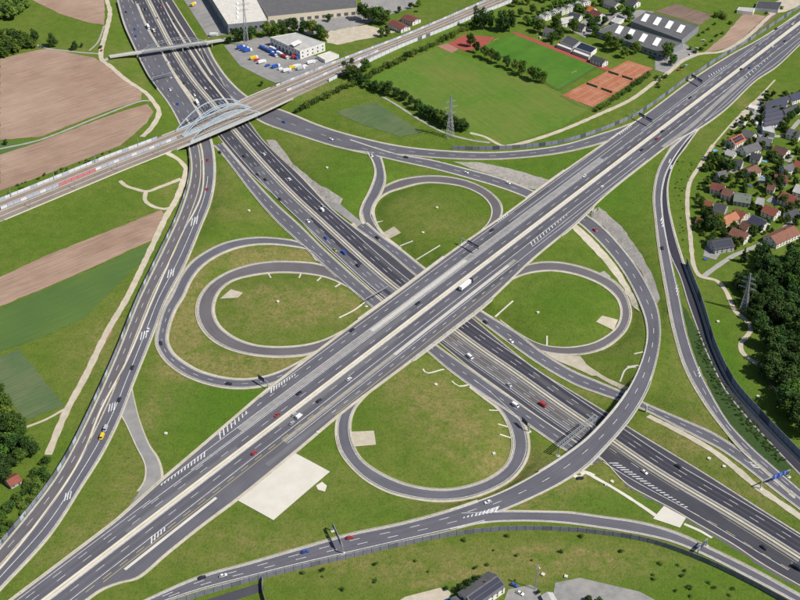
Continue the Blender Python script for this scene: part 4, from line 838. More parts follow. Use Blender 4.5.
for sd, nm in (('L', 'far'), ('R', 'near')):
    for q, f in enumerate([.175, .22, .265, .31, .50, .545, .59, .635, .68, .725, .77, .81]): catenary(f+(.012 if sd == 'R' else 0), sd, f'{ORD[q]} overhead line mast from the left on the {nm} railway edge')
def lattice_pylon(x, y, h, wb, label, arms, rz):
    p = gp(x, y); root = empty('pylon', p, rz); tag(root, label, 'pylon', 'high voltage pylons'); wt = wb*.12
    def hw(z): return (wb*(1-z/(h*.62))+wb*.3*(z/(h*.62)) if z < h*.62 else wb*.3+(wt-wb*.3)*(z-h*.62)/(h*.38))/2
    zs = np.linspace(0, h, 12)
    for sx in (-1, 1):
        for sy in (-1, 1):
            mb = MB()
            for a, b in zip(zs[:-1], zs[1:]): mb.bar((sx*hw(a), sy*hw(a), a-.2), (sx*hw(b), sy*hw(b), b), .17)
            mb.build('leg', M_STEEL, root)
    mb = MB()
    for k, (a, b) in enumerate(zip(zs[:-1], zs[1:])):
        for (ax, ay, bx, by) in ((-1, -1, 1, -1), (1, -1, 1, 1), (1, 1, -1, 1), (-1, 1, -1, -1)):
            mb.bar((ax*hw(a), ay*hw(a), a), (bx*hw(b), by*hw(b), b), .09); mb.bar((bx*hw(a), by*hw(a), a), (ax*hw(b), ay*hw(b), b), .09); mb.bar((ax*hw(b), ay*hw(b), b), (bx*hw(b), by*hw(b), b), .08)
    mb.build('bracing', M_STEEL, root)
    for z, ln in arms:
        mb = MB()
        for s in (-1, 1):
            mb.bar((s*hw(z), -.3, z), (s*ln, 0, z+.2), .13); mb.bar((s*hw(z), .3, z), (s*ln, 0, z+.2), .13); mb.bar((s*hw(z+1.6), 0, z+1.6), (s*ln, 0, z+.2), .12)
            for u in (.4, .7, 1.): mb.bar((s*ln*u, 0, z+.1), (s*ln*u, 0, z-1.5), .09)
        mb.build('cross_arm', M_STEEL, root)
lattice_pylon(450, 137, 42, 6.5, 'grey lattice pylon at the end of the hedge by the meadow', [(24, 5.5), (30, 7.5), (35.5, 5)], .45)
lattice_pylon(743.5, 311, 33, 5.5, 'grey lattice pylon standing in front of the wood', [(20, 6.5), (24.5, 5.5), (28.5, 4.5)], -.6)
lattice_pylon(246.5, 46, 58, 5.0, 'thin pale lattice pylon in the truck yard at top', [(40, 5), (46, 6)], .3)
p = gp(535.5, 589.5); root = empty('radio_mast', p); tag(root, 'slender grey radio mast with antennas at the bottom edge', 'mast')
mb = MB()
for k in range(3):
    a = k*2.094; mb.bar((.7*math.cos(a), .7*math.sin(a), 0), (.35*math.cos(a), .35*math.sin(a), 19), .1)
mb.build('leg_frame', M_STEEL, root); mb = MB()
for z in np.arange(.5, 19, 1.0):
    r0, r1 = .7-.35*z/19, .7-.35*(z+1)/19
    for k in range(3): mb.bar((r0*math.cos(k*2.094), r0*math.sin(k*2.094), z), (r1*math.cos(k*2.094+2.094), r1*math.sin(k*2.094+2.094), min(z+1, 19)), .05)
mb.build('bracing', M_STEEL, root)
mb = MB()
for k in range(3): mb.box(.6*math.cos(k*2.1)-.15, .6*math.cos(k*2.1)+.15, .6*math.sin(k*2.1)-.15, .6*math.sin(k*2.1)+.15, 16.5, 18.8)
mb.build('antenna', M_CONCW, root)
MB().bar((1.0, .5, 16), (1.5, .7, 16), .6, 10).build('dish', M_CONCW, root)

# ================================================================== SIGN GANTRIES
def gantry(px0, px1, road, h, panels, label, truss=False, front=False, half=False, hb=None, base=gp):
    a = base(*px0); b = base(*px1); d = (b-a)[:2]; Lg = np.linalg.norm(d); d /= Lg; z0 = min(a[2], b[2]); zt = max(a[2], b[2])+h
    root = empty('sign_gantry', a, math.atan2(d[1], d[0])); tag(root, label, 'gantry', 'motorway sign gantries')
    hh = zt-a[2]; e0 = a[2]*0
    MB().box(-.25, .25, -.3, .3, -.5, hh).build('post', M_STEEL, root); MB().box(-1.0, 1.0, -1.3, 1.3, -.6, .5).build('footing', M_CONCW, root)
    if not half:
        MB().box(Lg-.25, Lg+.25, -.3, .3, b[2]-a[2]-.5, hh).build('post', M_STEEL, root); MB().box(Lg-1., Lg+1., -1.3, 1.3, b[2]-a[2]-.6, b[2]-a[2]+.5).build('footing', M_CONCW, root)
    if truss:
        mb = MB()
        for y in (-1.3, 1.3):
            for z in (hh, hh+1.7): mb.bar((-.5, y, z), (Lg+.5, y, z), .22)
            n = int(Lg/2)
            for k in range(n): mb.bar((k*Lg/n, y, hh+(0 if k % 2 else 1.7)), ((k+1)*Lg/n, y, hh+(1.7 if k % 2 else 0)), .14)
        for k in np.linspace(0, Lg, int(Lg/2)):
            mb.bar((k, -1.3, hh), (k, 1.3, hh), .14); mb.bar((k, -1.3, hh+1.7), (k, 1.3, hh+1.7), .16)
        mb.build('truss', M_STEELD if truss == 2 else M_STEEL, root)
    else:
        MB().box(-.2, Lg, -.25, .25, hh-.35, hh+.25).build('beam', M_STEEL, root)
    for (u0, u1, sh_, fc) in panels:
        y = -.45 if fc else .45
        pn = MB().box(u0*Lg, u1*Lg, y-.08, y+.08, hh-sh_*.55, hh+sh_*.55).build('sign_panel', M_SIGN if fc else M_SIGNB, root)
        if fc:
            mk = MB(); w2 = (u1-u0)*Lg; cx = (u0+u1)/2*Lg; yy = y-.11
            for zz, f in ((.3, .55), (.05, .35)): mk.box(cx-w2*f/2, cx+w2*f/2, yy, yy+.02, hh+sh_*zz-.1, hh+sh_*zz+.1)
            mk.add([(cx-.12, yy, hh-sh_*.45), (cx+.12, yy, hh-sh_*.45), (cx+.12, yy, hh-sh_*.2), (cx+.4, yy, hh-sh_*.2), (cx, yy, hh-sh_*.05), (cx-.4, yy, hh-sh_*.2), (cx-.12, yy, hh-sh_*.2)], [(0, 1, 2, 3, 4, 5, 6)])
            mk.build('lettering', M_CONCW, pn)
gantry((760.2, 489), (788.6, 477), R1, 6.0, [(.38, .55, 3.2, True), (.57, .72, 3.2, True), (.74, .86, 3.0, True)], 'sign gantry with blue panels over the right slip road')
gantry((343, 554), (333, 531), H, 6.3, [(.12, .38, 3.0, False), (.42, .68, 3.0, False), (.72, .95, 2.8, False)], 'narrow sign gantry crossing the bottom road')
gantry((558, 456), (594, 430), B, 7.5, [], 'dark steel truss gantry across the sunken motorway by the flyover', truss=1)
gantry((366, 306), (388, 294), B, 7.0, [], 'thin steel half gantry beside the upper motorway bridge', half=True)
gantry((461, 245), (478, 255), A, 6.5, [(.35, .68, 2.8, False), (.7, 1.0, 2.8, False)], 'cantilever sign with dark backs beside the far loop', half=True)
gantry((632, 117), (652, 128), A, 6.5, [(.3, .6, 3.0, False), (.65, .95, 3.0, False)], 'cantilever sign with two dark panels by the sports ground wall', half=True)
gantry((689, 80), (702, 88), A, 6.0, [(.1, .5, 3.0, False), (.55, .95, 3.0, False)], 'cantilever sign with dark panels at the far motorway edge near the halls', half=True)
gantry((268, 389), (259, 383), A, 6.0, [(.3, 1.0, 3.2, False)], 'dark sign where the ring ramp meets the upper motorway', half=True)
gantry((529, 432), (522, 425), B, 5.5, [(.2, 1.0, 3.5, False)], 'dark blue sign in the gore of the near loop', half=True)
gantry((706, 546), (697, 557), I, 6.0, [(.3, .75, 2.5, False)], 'slim gantry over the lower right slip road by the grey wall')
gantry((153, 83), (171, 78), B, 6.0, [(.1, .9, 1.6, False)], 'small gantry over the motorway between the footbridge and railway')

# ================================================================== small shaft heads on the grass
for k, (x, y, t) in enumerate([(327, 168, 'on the grass above the far link road'), (249, 211, 'on the slope left of the sunken motorway'), (423, 233, 'inside the far loop near its centre'), (437, 208, 'inside the far loop at the top'), (436, 385, 'inside the near loop at the top'), (538, 313, 'inside the right loop'), (166, 434, 'on the grass by the pale link road'), (606, 485, 'on the bank below the flyover'), (494, 454, 'inside the near loop at lower right'), (612, 482, 'beside the straight pale path'), (709, 459, 'on the verge near the lower motorway, left one'), (724, 467, 'on the verge near the lower motorway, right one'), (278, 302, 'inside the left loop'), (318, 433, 'on the verge below the upper motorway'), (543, 575, 'on the bottom meadow by the mast'), (566, 577, 'on the bottom meadow by the grey lot'), (758, 397, 'on the bank of the tall right noise wall'), (718, 322, 'on the bank by the winding path')]):
    p = gp(x, y); mb = MB().box(-.8, .8, -.8, .8, -.3, .7).box(-.95, .95, -.95, .95, .7, .9); r_ = rng.uniform(0, 1.5)
    tag(mb.build('drain_shaft', M_CONCW, loc=p, rz=r_), 'small white shaft head '+t, 'shaft head', 'white shaft heads')

# ================================================================== BUILDINGS
WALLS = {'white': mat('render_white', (.72, .70, .66), .85, (.62, .60, .56), scale=.3), 'cream': mat('render_cream', (.62, .55, .42), .85), 'grey': mat('render_grey', (.38, .38, .38), .85), 'metal': mat('cladding_grey', (.24, .25, .27), .6, (.20, .21, .23), scale=.2)}
def roofmat(n, c): return mat('roof_'+n, c, .85, tuple(v*.78 for v in c), scale=.7, detail=6, col3=tuple(v*1.2 for v in c), scale3=.2)
ROOF = {n: roofmat(n, c) for n, c in {'red': (.22, .072, .048), 'dark red': (.15, .052, .042), 'orange': (.36, .15, .085), 'brown': (.17, .085, .06), 'dark brown': (.11, .058, .045), 'grey': (.115, .112, .115), 'dark grey': (.062, .062, .07), 'navy': (.05, .052, .085), 'green grey': (.14, .16, .13), 'pale grey': (.42, .41, .39), 'white': (.58, .55, .49), 'bright orange': (.44, .13, .05), 'red brown': (.21, .095, .065)}.items()}
M_SOLAR = mat('solar_panel', (.018, .022, .045), .5, spec=.25)
M_SKYL = mat('skylight', (.74, .75, .74), .4)
M_DOOR = mat('door_wood', (.12, .07, .045), .7)
WIN = MB().box(-.55, .55, -.04, .04, -.65, .65).mesh('window', M_GLASS)
DOOR = MB().box(-.5, .5, -.05, .05, 0, 2.05).mesh('door', M_DOOR)
def house(r0, r1, width, roof, label, wall='white', ridge=8.2, eave=4.6, name='house', chimney=True, solar=0, over=.5, cat='house', wins=True, zb=None):
    "gabled house placed by the two ends of its ridge line"
    b = gp((r0[0]+r1[0])/2, (r0[1]+r1[1])/2+ridge*.9); z0 = b[2]
    a, c = P(*r0, z0+ridge), P(*r1, z0+ridge); d = c-a; Lh = np.linalg.norm(d[:2]); mid = (a+c)/2
    root = empty(name, (mid[0], mid[1], z0), math.atan2(d[1], d[0])); tag(root, label, cat, 'village houses' if cat == 'house' else None)
    l, w_ = Lh/2, width/2; lw = max(l-over, 1.5)
    MB().add([(-lw, -w_, -.5), (lw, -w_, -.5), (lw, w_, -.5), (-lw, w_, -.5), (-lw, -w_, eave), (lw, -w_, eave), (lw, w_, eave), (-lw, w_, eave), (-lw, 0, ridge-.12), (lw, 0, ridge-.12)],
             [(0, 1, 5, 4), (1, 2, 6, 9, 5), (2, 3, 7, 6), (3, 0, 4, 8, 7), (0, 3, 2, 1)]).build('wall', WALLS[wall], root)
    sl = (ridge-eave)/w_; e = .55; mb = MB()
    for s in (-1, 1):
        y1, z1 = s*(w_+e), eave-sl*e
        q = [(-l, 0, ridge), (l, 0, ridge), (l, y1, z1), (-l, y1, z1)]; up = [(x, y, z+.16) for x, y, z in q]
        mb.add(q+up, [(0, 1, 2, 3), (7, 6, 5, 4), (0, 3, 7, 4), (1, 5, 6, 2), (2, 6, 7, 3)] if s < 0 else [(3, 2, 1, 0), (4, 5, 6, 7), (4, 7, 3, 0), (2, 6, 5, 1), (3, 7, 6, 2)])
    rf = mb.build('roof', ROOF[roof], root)
    if chimney: MB().box(l*.3-.35, l*.3+.35, .5, 1.2, ridge-1.2, ridge+.9).build('chimney', ROOF['brown'], rf)
    if solar:
        for s in ((-1,) if solar == 1 else (-1, 1)):
            mb = MB(); n = np.array([0, s*sl, 1.]); n /= np.linalg.norm(n)
            for u in np.arange(-l+1.0, l-1.4, 1.15):
                for (v0, v1) in ((.12, .48), (.52, .88)):
                    y0, y1 = s*v0*w_, s*v1*w_; q = [(u, y0, ridge-sl*abs(y0)+.24), (u+1.05, y0, ridge-sl*abs(y0)+.24), (u+1.05, y1, ridge-sl*abs(y1)+.24), (u, y1, ridge-sl*abs(y1)+.24)]
                    mb.add(q, [(0, 1, 2, 3) if s > 0 else (3, 2, 1, 0)])
            mb.build('solar_panels', M_SOLAR, rf)['kind'] = 'stuff'
    if wins:
        nx = max(2, int(Lh/3.4))
        for s in (-1, 1):
            for k in range(nx):
                x = -lw+(k+.5)*2*lw/nx
                o = link('door' if (k == nx//2 and s < 0) else 'window', DOOR if (k == nx//2 and s < 0) else WIN, root); o.location = (x, s*(w_+.02), 0 if (k == nx//2 and s < 0) else 1.7)
                if eave > 4.3:
                    o = link('window', WIN, root); o.location = (x, s*(w_+.02), 3.6)
            for z, ys in ((1.8, (-.5, .5)), (4.2, (-.45, .45)), (ridge-1.9, (0,))):
                for yq in ys:
                    if abs(yq*w_)+.6 > (ridge-z-.8)/sl: continue
                    o = link('window', WIN, root); o.location = (s*(lw+.02), yq*w_, z); o.rotation_euler = (0, 0, math.pi/2)
    return root
HOUSES = [
 ((711.5, 182), (725.5, 185), 9, 'dark red', 'dark red roofed house at the village edge nearest the footpath bend', 'white'),
 ((723.7, 187.5), (734, 191), 8, 'brown', 'brown roofed house with a white gable attached right of a dark red roof', 'white'),
 ((734, 194), (751.5, 196.5), 12, 'green grey', 'large low house with a grey green roof in the village', 'grey'),
 ((715, 203), (727, 206), 12, 'dark grey', 'dark slate roofed house above the orange roof', 'grey'),
 ((721.5, 218), (735.7, 211.5), 9, 'orange', 'light orange roofed building in the middle of the village', 'cream'),
 ((735.5, 208.7), (746, 213), 9, 'red', 'red roofed house right of the light orange building', 'cream'),
 ((765, 204.5), (779, 210), 9.5, 'red', 'red roofed house with white walls right of the navy roof', 'white'),
 ((752.5, 214.5), (767, 222), 9.5, 'navy', 'navy blue roofed house with a white gable', 'white'),
 ((732.5, 227), (749, 234), 9, 'red brown', 'orange brown roofed house below the light orange building', 'white'),
 ((711.5, 241), (731.5, 238), 11, 'dark grey', 'grey roofed house at the village corner by the junction of lanes', 'grey', 1),
 ((770.5, 236.5), (794.5, 225.5), 11, 'red brown', 'long brown roofed house with white walls beside the wood', 'white'),
 ((782.5, 191.5), (798, 198.5), 11, 'red', 'large red roofed house at the right edge of the village', 'white'),
 ((746.5, 169), (757, 164.5), 10, 'brown', 'brown roofed house by the small pool', 'white'),
 ((774.5, 174), (788.5, 175.5), 10, 'dark red', 'dark red roofed house with a white right gable', 'white'),
 ((775.5, 145), (788.5, 149.5), 11, 'dark brown', 'dark brown roofed white house above the small pool', 'white'),
 ((734.5, 158.5), (743.5, 160.5), 8, 'dark grey', 'small dark grey roofed house beside the big garden tree', 'white'),
 ((730.5, 139), (741.5, 133.5), 9, 'bright orange', 'bright orange roofed house with solar panels at the upper village', 'white', 1),
 ((744, 129), (755, 133), 9, 'grey', 'grey roofed house right of the bright orange roof', 'white'),
 ((757.5, 136.5), (772.5, 139.5), 10, 'grey', 'grey roofed house below the pale flat hall', 'white'),
 ((742.5, 147.5), (758, 142), 9, 'grey', 'grey brown roofed house in the row below the bright orange roof', 'white'),
 ((796, 184), (806, 187), 11, 'pale grey', 'tall pale house cut by the right edge', 'white'),
 ((705, 200), (713.5, 202), 6, 'red', 'small red roofed shed by the footpath', 'cream'),
 ((789, 95), (802, 91), 9, 'navy', 'navy roofed house at the right edge beside the solar terrace', 'white'),
 ((783, 110), (797, 104), 9, 'dark grey', 'dark roofed house right of the solar terrace', 'white'),
 ((789, 128), (802, 132), 9, 'grey', 'grey roofed house at the right edge above the dark brown roof', 'white'),
 ((795, 160), (806, 163), 9, 'red', 'red roofed house cut by the right edge beside the garden lawn', 'white'),
 ((697, 217), (703, 219), 5, 'red', 'tiny red roofed shed under the trees by the footpath', 'cream'),
 ((592.5, 9), (602, 13), 10, 'dark red', 'dark red roofed house at the top behind the clubhouse', 'white'),
 ((586.5, 5), (595, 7.5), 9, 'bright orange', 'orange roofed house at the top edge', 'white'),
 ((606, -2), (618.5, 2.5), 11, 'grey', 'grey roofed house with white gable at the top edge', 'white'),
 ((621, -4), (638, 1), 12, 'dark grey', 'dark grey roofed house at the top edge right of the white gable', 'white'),
 ((570, 12), (581, 14.5), 10, 'navy', 'navy roofed house behind the football clubhouse', 'white'),
 ((557, 19), (573, 16), 11, 'pale grey', 'pale grey roofed house left of the navy roof at top', 'white'),
 ((717, 172), (726, 170), 7, 'grey', 'low grey garage roof left of the big garden tree', 'grey'),
 ((752, 152), (762, 155), 7, 'dark grey', 'dark low roof left of the dark brown house', 'white'),
 ((768, 183), (776, 185), 6, 'brown', 'small brown roofed annexe below the dark red house', 'white'),
 ((757, 197), (765, 199), 6, 'pale grey', 'pale low roof right of the grey green roof', 'grey'),
 ((783, 166), (793, 163), 7, 'grey', 'grey low roof between the dark brown and dark red houses', 'white'),
 ((742, 221), (750, 224.5), 6, 'brown', 'small brown roof between the red and orange brown roofs', 'cream'),
 ((727, 149), (736, 152), 6, 'pale grey', 'pale shed roof below the bright orange roof', 'white'),
 ((788, 212), (797, 208), 7, 'dark grey', 'dark roof below the large red roof at the right edge', 'white'),
 ((709, 214), (716, 216), 6, 'brown', 'brown low roof left of the light orange building', 'cream'),
 ((545, 27), (556, 30), 8, 'grey', 'grey roof between the trees behind the running straight', 'white'),
 ((578, 22), (586, 25), 7, 'dark grey', 'dark low roof on the forecourt at the top', 'white'),
 ((452, 597), (475, 612), 8, 'grey', 'small grey hut cut by the bottom edge', 'grey'),
]
for h in HOUSES:
    rd = 5.6 if 'shed' in h[4] or 'hut' in h[4] else 8.2
    house(h[0], h[1], h[2]*1.22, h[3], h[4], h[5], ridge=rd if rd < 8 else (7.0 if h[3] == 'green grey' else 8.2), eave=2.6 if rd < 8 else 4.6, solar=h[6] if len(h) > 6 else 0, chimney=rd > 8)
house((466, 597), (497.5, 575), 13, 'grey', 'grey house with solar roof and white wall at the bottom edge', 'white', ridge=8, eave=5.2, solar=1)
house((6, 481), (18, 474), 8, 'red', 'red roofed hut in the trees at lower left', 'grey', ridge=4.5, eave=2.5, chimney=False, name='hut', cat='hut')
house((547, 592), (553, 603), 6, 'pale grey', 'small pale roofed shed right of the radio mast', 'grey', ridge=4, eave=2.6, chimney=False, name='hut', cat='hut')
# solar terrace: parallel dark roofs
for k in range(6): house((763.5+k*.4, 122.5-k*4.1), (782+k*1.2, 118.5-k*4.6), 4.6, 'navy', f'{ORD[k]} house from the bottom in the terrace of dark solar roofs', 'white', ridge=8, eave=5.5, chimney=False, solar=1, name='terraced_house')
for k in range(7): house((537+k*3.4, 15.5-k*1.45), (540.8+k*3.4, 17-k*1.45), 8, 'pale grey' if k % 2 else 'grey', f'{ORD[k]} house from the left in the pale terrace at the top', 'white', ridge=8, eave=5.5, chimney=False, name='terraced_house')
for k in range(7): house((561+k*4, 6.5-k*1.4), (565+k*4, 8-k*1.4), 8, 'grey' if k % 2 else 'pale grey', f'{ORD[k]} house from the left in the second pale terrace at the top edge', 'white', ridge=8, eave=5.5, chimney=False, name='terraced_house')
# flat halls
def hall(corners, h, roof, wall, label, name='hall', wins=None, zb=0.0, parapet=.5, doors=0, cat='building'):
    "flat building given by its four roof corners in the picture (near-left, near-right, far-right, far-left)"
    q = [P(x, y, h) for x, y in corners]; c = np.mean(q, 0); root = empty(name, (c[0], c[1], zb)); tag(root, label, cat)
    q = [np.array([p[0]-c[0], p[1]-c[1], 0]) for p in q]
    if (q[1][0]-q[0][0])*(q[2][1]-q[0][1])-(q[1][1]-q[0][1])*(q[2][0]-q[0][0]) < 0: q = q[::-1]
    n = len(q); vs = [p+[0, 0, -.5] for p in q]+[p+[0, 0, h-.02] for p in q]
    MB().add(vs, [(i, (i+1) % n, n+(i+1) % n, n+i) for i in range(n)]).build('wall', wall, root)
    ins = [p*(1-.5/np.linalg.norm(p)) for p in q]
    rf = MB().add([p+[0, 0, h-.35] for p in ins], [tuple(range(n))]).build('roof', roof, root)
    rim = MB().add([p+[0, 0, h+.02] for p in q]+[p+[0, 0, h+.02] for p in ins]+[p+[0, 0, h-.4] for p in ins], [(i, (i+1) % n, n+(i+1) % n, n+i) for i in range(n)]+[(n+i, n+(i+1) % n, 2*n+(i+1) % n, 2*n+i) for i in range(n)]); rim.build('roof_edge', WALLS['metal'] if wall != WALLS['white'] else WALLS['white'], root)
    for (e, cnt, z, sx, sz, m, nm) in (wins or []):
        a, b = q[e], q[(e+1) % n]; d = (b-a)/np.linalg.norm(b-a); me_ = MB().box(-sx/2, sx/2, -.06, .06, -sz/2, sz/2).mesh(nm, m)
        for k in range(cnt):
            p = a+(b-a)*(k+.5)/cnt; o = link(nm, me_, root); o.location = (p[0], p[1], z); o.rotation_euler = (0, 0, math.atan2(d[1], d[0]))
    return root, rf, q
def roof_quads(root, c0, quads, h, m, name, zoff=.3, parent=None):
    for qd in quads:
        q = [P(x, y, h+zoff)-np.array([root.location.x, root.location.y, root.location.z]) for x, y in qd]
        if (q[1][0]-q[0][0])*(q[2][1]-q[0][1])-(q[1][1]-q[0][1])*(q[2][0]-q[0][0]) < 0: q = q[::-1]
        MB().add([p-[0, 0, .6] for p in q]+q, [(4, 5, 6, 7), (0, 1, 5, 4), (1, 2, 6, 5), (2, 3, 7, 6), (3, 0, 4, 7)]).build(name, m, parent or root)
hl, rf, _ = hall([(228, 24.5), (268, 20.5), (250, -14), (205, -12)], 11, ROOF['white'], WALLS['metal'], 'big hall with a cream white roof at the top edge', wins=[(0, 8, 5, 2.4, 3, M_GLASS, 'window'), (3, 5, 3, 3.5, 4, M_STEELD, 'loading_door')])
roof_quads(hl, None, [[(236+i*3, 2+j*4.5), (238+i*3, 2+j*4.5), (239+i*3, 5+j*4.5), (237+i*3, 5+j*4.5)] for i in range(1) for j in range(4)], 11, M_SKYL, 'skylight', parent=None)
hl, rf, _ = hall([(268, 16.5), (357, 7.5), (354, -16), (252, -10)], 9, ROOF['grey'], WALLS['cream'], 'long grey roofed hall with loading ramps at the top edge', wins=[(0, 12, 2.6, 4.5, 3.6, M_STEELD, 'loading_door')])
hl, rf, _ = hall([(270, 37), (300, 51), (325, 42.5), (296, 32.5)], 9.5, ROOF['pale grey'], WALLS['white'], 'white depot with flat pale roof in the truck yard', name='depot', wins=[(0, 8, 2.2, 2.6, 3.4, M_STEELD, 'loading_door'), (0, 10, 6.8, 1.6, 1.3, M_GLASS, 'window'), (1, 5, 2.6, 1.6, 1.6, M_GLASS, 'window'), (1, 5, 6.6, 1.6, 1.4, M_GLASS, 'window')])
roof_quads(hl, None, [[(290, 43.5), (294, 46), (302, 41.5), (298, 39.5)]], 12.4, WALLS['white'], 'roof_house')
MB()
hall([(317, 55.5), (325, 60), (339, 54.5), (330, 51)], 4.5, ROOF['white'], WALLS['white'], 'low white tent hall right of the depot')
hl, rf, _ = hall([(596, 31), (663, 53), (683, 43), (616, 23)], 7, ROOF['grey'], WALLS['metal'], 'near grey factory hall with four white skylights', wins=[(0, 14, 3, 2.4, 1.8, M_GLASS, 'window')])
roof_quads(hl, None, [[(x-4.5, y+3), (x+.3, y+4.6), (x+5, y-2.8), (x+.2, y-4.4)] for x, y in ((619, 29.5), (630.5, 33), (643, 37.5), (656.5, 41.5))], 7, M_SKYL, 'skylight')
hl, rf, _ = hall([(631, 21), (682, 40), (699, 26), (646, 11)], 7, ROOF['grey'], WALLS['metal'], 'far grey factory hall with four white skylights')
roof_quads(hl, None, [[(x-4.5, y+3), (x+.3, y+4.4), (x+5, y-2.8), (x+.2, y-4.2)] for x, y in ((645, 17.5), (657, 21), (669, 24.5), (680.5, 28.5))], 7, M_SKYL, 'skylight')
house((392, 20), (406, 26.5), 13, 'dark red', 'flat gabled dark red hall left of the railway', 'white', ridge=6.5, eave=4.5, chimney=False, name='hall', cat='building')
house((405, 14.5), (417, 19), 13, 'dark red', 'second dark red hall behind the first by the railway', 'white', ridge=6.5, eave=4.5, chimney=False, name='hall', cat='building')
hall([(560, 42), (573, 47), (580, 41), (567, 35)], 5, ROOF['dark grey'], WALLS['grey'], 'dark grey clubhouse roof beside the football pitch', name='clubhouse')
hall([(556.5, 44.5), (571, 50), (573, 48), (558.5, 42.8)], 3.6, ROOF['white'], WALLS['grey'], 'long white stand roof beside the running straight, left one', name='stand')
hall([(572.5, 51), (588.5, 57), (590.5, 55), (574.5, 49)], 3.6, ROOF['white'], WALLS['grey'], 'long white stand roof beside the running straight, right one', name='stand')
hall([(575, 47.5), (591, 53), (597, 48), (581, 42)], 5, M_SOLAR, WALLS['white'], 'clubhouse wing with a dark solar roof', name='clubhouse')
house((593, 55), (606, 60), 9, 'dark grey', 'dark roofed restaurant at the corner of the clay courts', 'white', ridge=7)
hall([(611, 21), (617, 23.5), (625, 18), (618, 14.5)], 4, ROOF['pale grey'], WALLS['white'], 'pale flat roofed building left of the far hall')
hall([(762, 121), (774, 127), (775, 133), (763, 130)], 5, ROOF['pale grey'], WALLS['white'], 'pale flat hall below the solar terrace')
hall([(736, 122), (744, 124.5), (748, 120.5), (741, 118)], 3, ROOF['white'], WALLS['white'], 'small white garage by the village edge path')
hall([(748, 107), (755, 109), (758, 105.5), (751, 104)], 3, ROOF['white'], WALLS['white'], 'small white garage at the top of the village street')
hall([(755, 8), (778, 10), (782, 2), (758, 1)], 4, ROOF['dark grey'], WALLS['grey'], 'low dark roofed shed at the top right corner')
hall([(737, 10), (753, 12), (755, 8), (739, 7)], 4, ROOF['pale grey'], WALLS['white'], 'pale low shed at the head of the brown field')
# pools and garden bits
for k, (x, y, w_, d_, t) in enumerate([(715.5, 151.5, 4.5, 4.5, 'round blue pool at the upper village edge'), (765.5, 161.5, 6, 3.2, 'rectangular blue pool in the garden below the dark brown roof'), (763.5, 177.5, 4, 4, 'small blue pool beside the dark red roof'), (705.5, 259.5, 3.6, 3, 'bright blue canopy in the village corner garden'), (750.5, 186.5, 4, 3, 'dark blue trampoline on the garden lawn')]):
    p = gp(x, y); n = 14; ang = np.linspace(0, 2*math.pi, n, endpoint=False); mb = MB()
    rd = [(w_/2*math.cos(a), d_/2*math.sin(a)) for a in ang]
    mb.add([(x_, y_, 0) for x_, y_ in rd]+[(x_, y_, .8) for x_, y_ in rd]+[(x_*.88, y_*.88, .8) for x_, y_ in rd]+[(x_*.88, y_*.88, .6) for x_, y_ in rd], [(i, (i+1) % n, n+(i+1) % n, n+i) for i in range(n)]+[(n+i, n+(i+1) % n, 2*n+(i+1) % n, 2*n+i) for i in range(n)]+[(2*n+i, 2*n+(i+1) % n, 3*n+(i+1) % n, 3*n+i) for i in range(n)])
    root = empty('garden_pool' if 'pool' in t else ('canopy' if 'canopy' in t else 'trampoline'), p); tag(root, t, 'pool' if 'pool' in t else 'garden item')
    mb.build('rim', M_CONCW if 'pool' in t else M_STEELD, root)
    MB().add([(x_*.88, y_*.88, .62) for x_, y_ in rd], [tuple(range(n))]).build('water' if 'pool' in t else 'sheet', mat('pool_blue', (.05, .36, .62), .15) if 'pool' in t else mat('canvas_blue', (.04, .09, .5), .7), root)
# clay courts
root = empty('tennis_courts', gp(610, 84)); tag(root, 'orange clay tennis courts with white lines and green screens', 'tennis court'); o0 = np.array(root.location)
K = [gp(561.9, 95.7), gp(592.5, 107.4), gp(653.75, 68.9), gp(627.5, 60.7)]
for p in K: p[2] = .3
def bil(u, v): return K[0]*(1-u)*(1-v)+K[1]*u*(1-v)+K[2]*u*v+K[3]*(1-u)*v
MB().add([p-o0 for p in K]+[p-o0-[0, 0, .6] for p in K], [(0, 1, 2, 3), (0, 4, 5, 1), (1, 5, 6, 2), (2, 6, 7, 3), (3, 7, 4, 0)]).build('clay_surface', M_CLAY, root)
lm = MB()
def cl(u0, v0, u1, v1, wd_=.11):
    a, b = bil(u0, v0)-o0+[0, 0, .03], bil(u1, v1)-o0+[0, 0, .03]; d = (b-a)/np.linalg.norm(b-a); nn = np.array([-d[1], d[0], 0])*wd_/2; lm.add([a-nn, b-nn, b+nn, a+nn], [(0, 1, 2, 3)])
for i in range(2):
    for j in range(3):
        u0, u1 = i/2+.11, i/2+.39; v0, v1 = j/3+.06, j/3+.273
        for q in ((u0, v0, u1, v0), (u0, v1, u1, v1), (u0, v0, u0, v1), (u1, v0, u1, v1), (u0+.035, v0, u0+.035, v1), (u1-.035, v0, u1-.035, v1), (u0, (v0+v1)/2, u1, (v0+v1)/2), (u0+.035, v0+.055, u1-.035, v0+.055), (u0+.035, v1-.055, u1-.035, v1-.055)): cl(*q)
lm.build('court_lines', M_CONCW, root)['kind'] = 'stuff'
M_SCREEN = mat('green_screen', (.045, .16, .10), .8)
for j in (1, 2):
    for i in range(2):
        a, b = bil(i/2+.06, j/3)-o0, bil(i/2+.44, j/3)-o0; mb = MB(); d = (b-a)/np.linalg.norm(b-a); nn = np.array([-d[1], d[0], 0])*.06
        mb.add([a-nn, b-nn, b+nn, a+nn, a-nn+[0, 0, 2], b-nn+[0, 0, 2], b+nn+[0, 0, 2], a+nn+[0, 0, 2]], [(4, 5, 6, 7), (0, 1, 5, 4), (1, 2, 6, 5), (2, 3, 7, 6), (3, 0, 4, 7)]).build('windscreen', M_SCREEN, root)
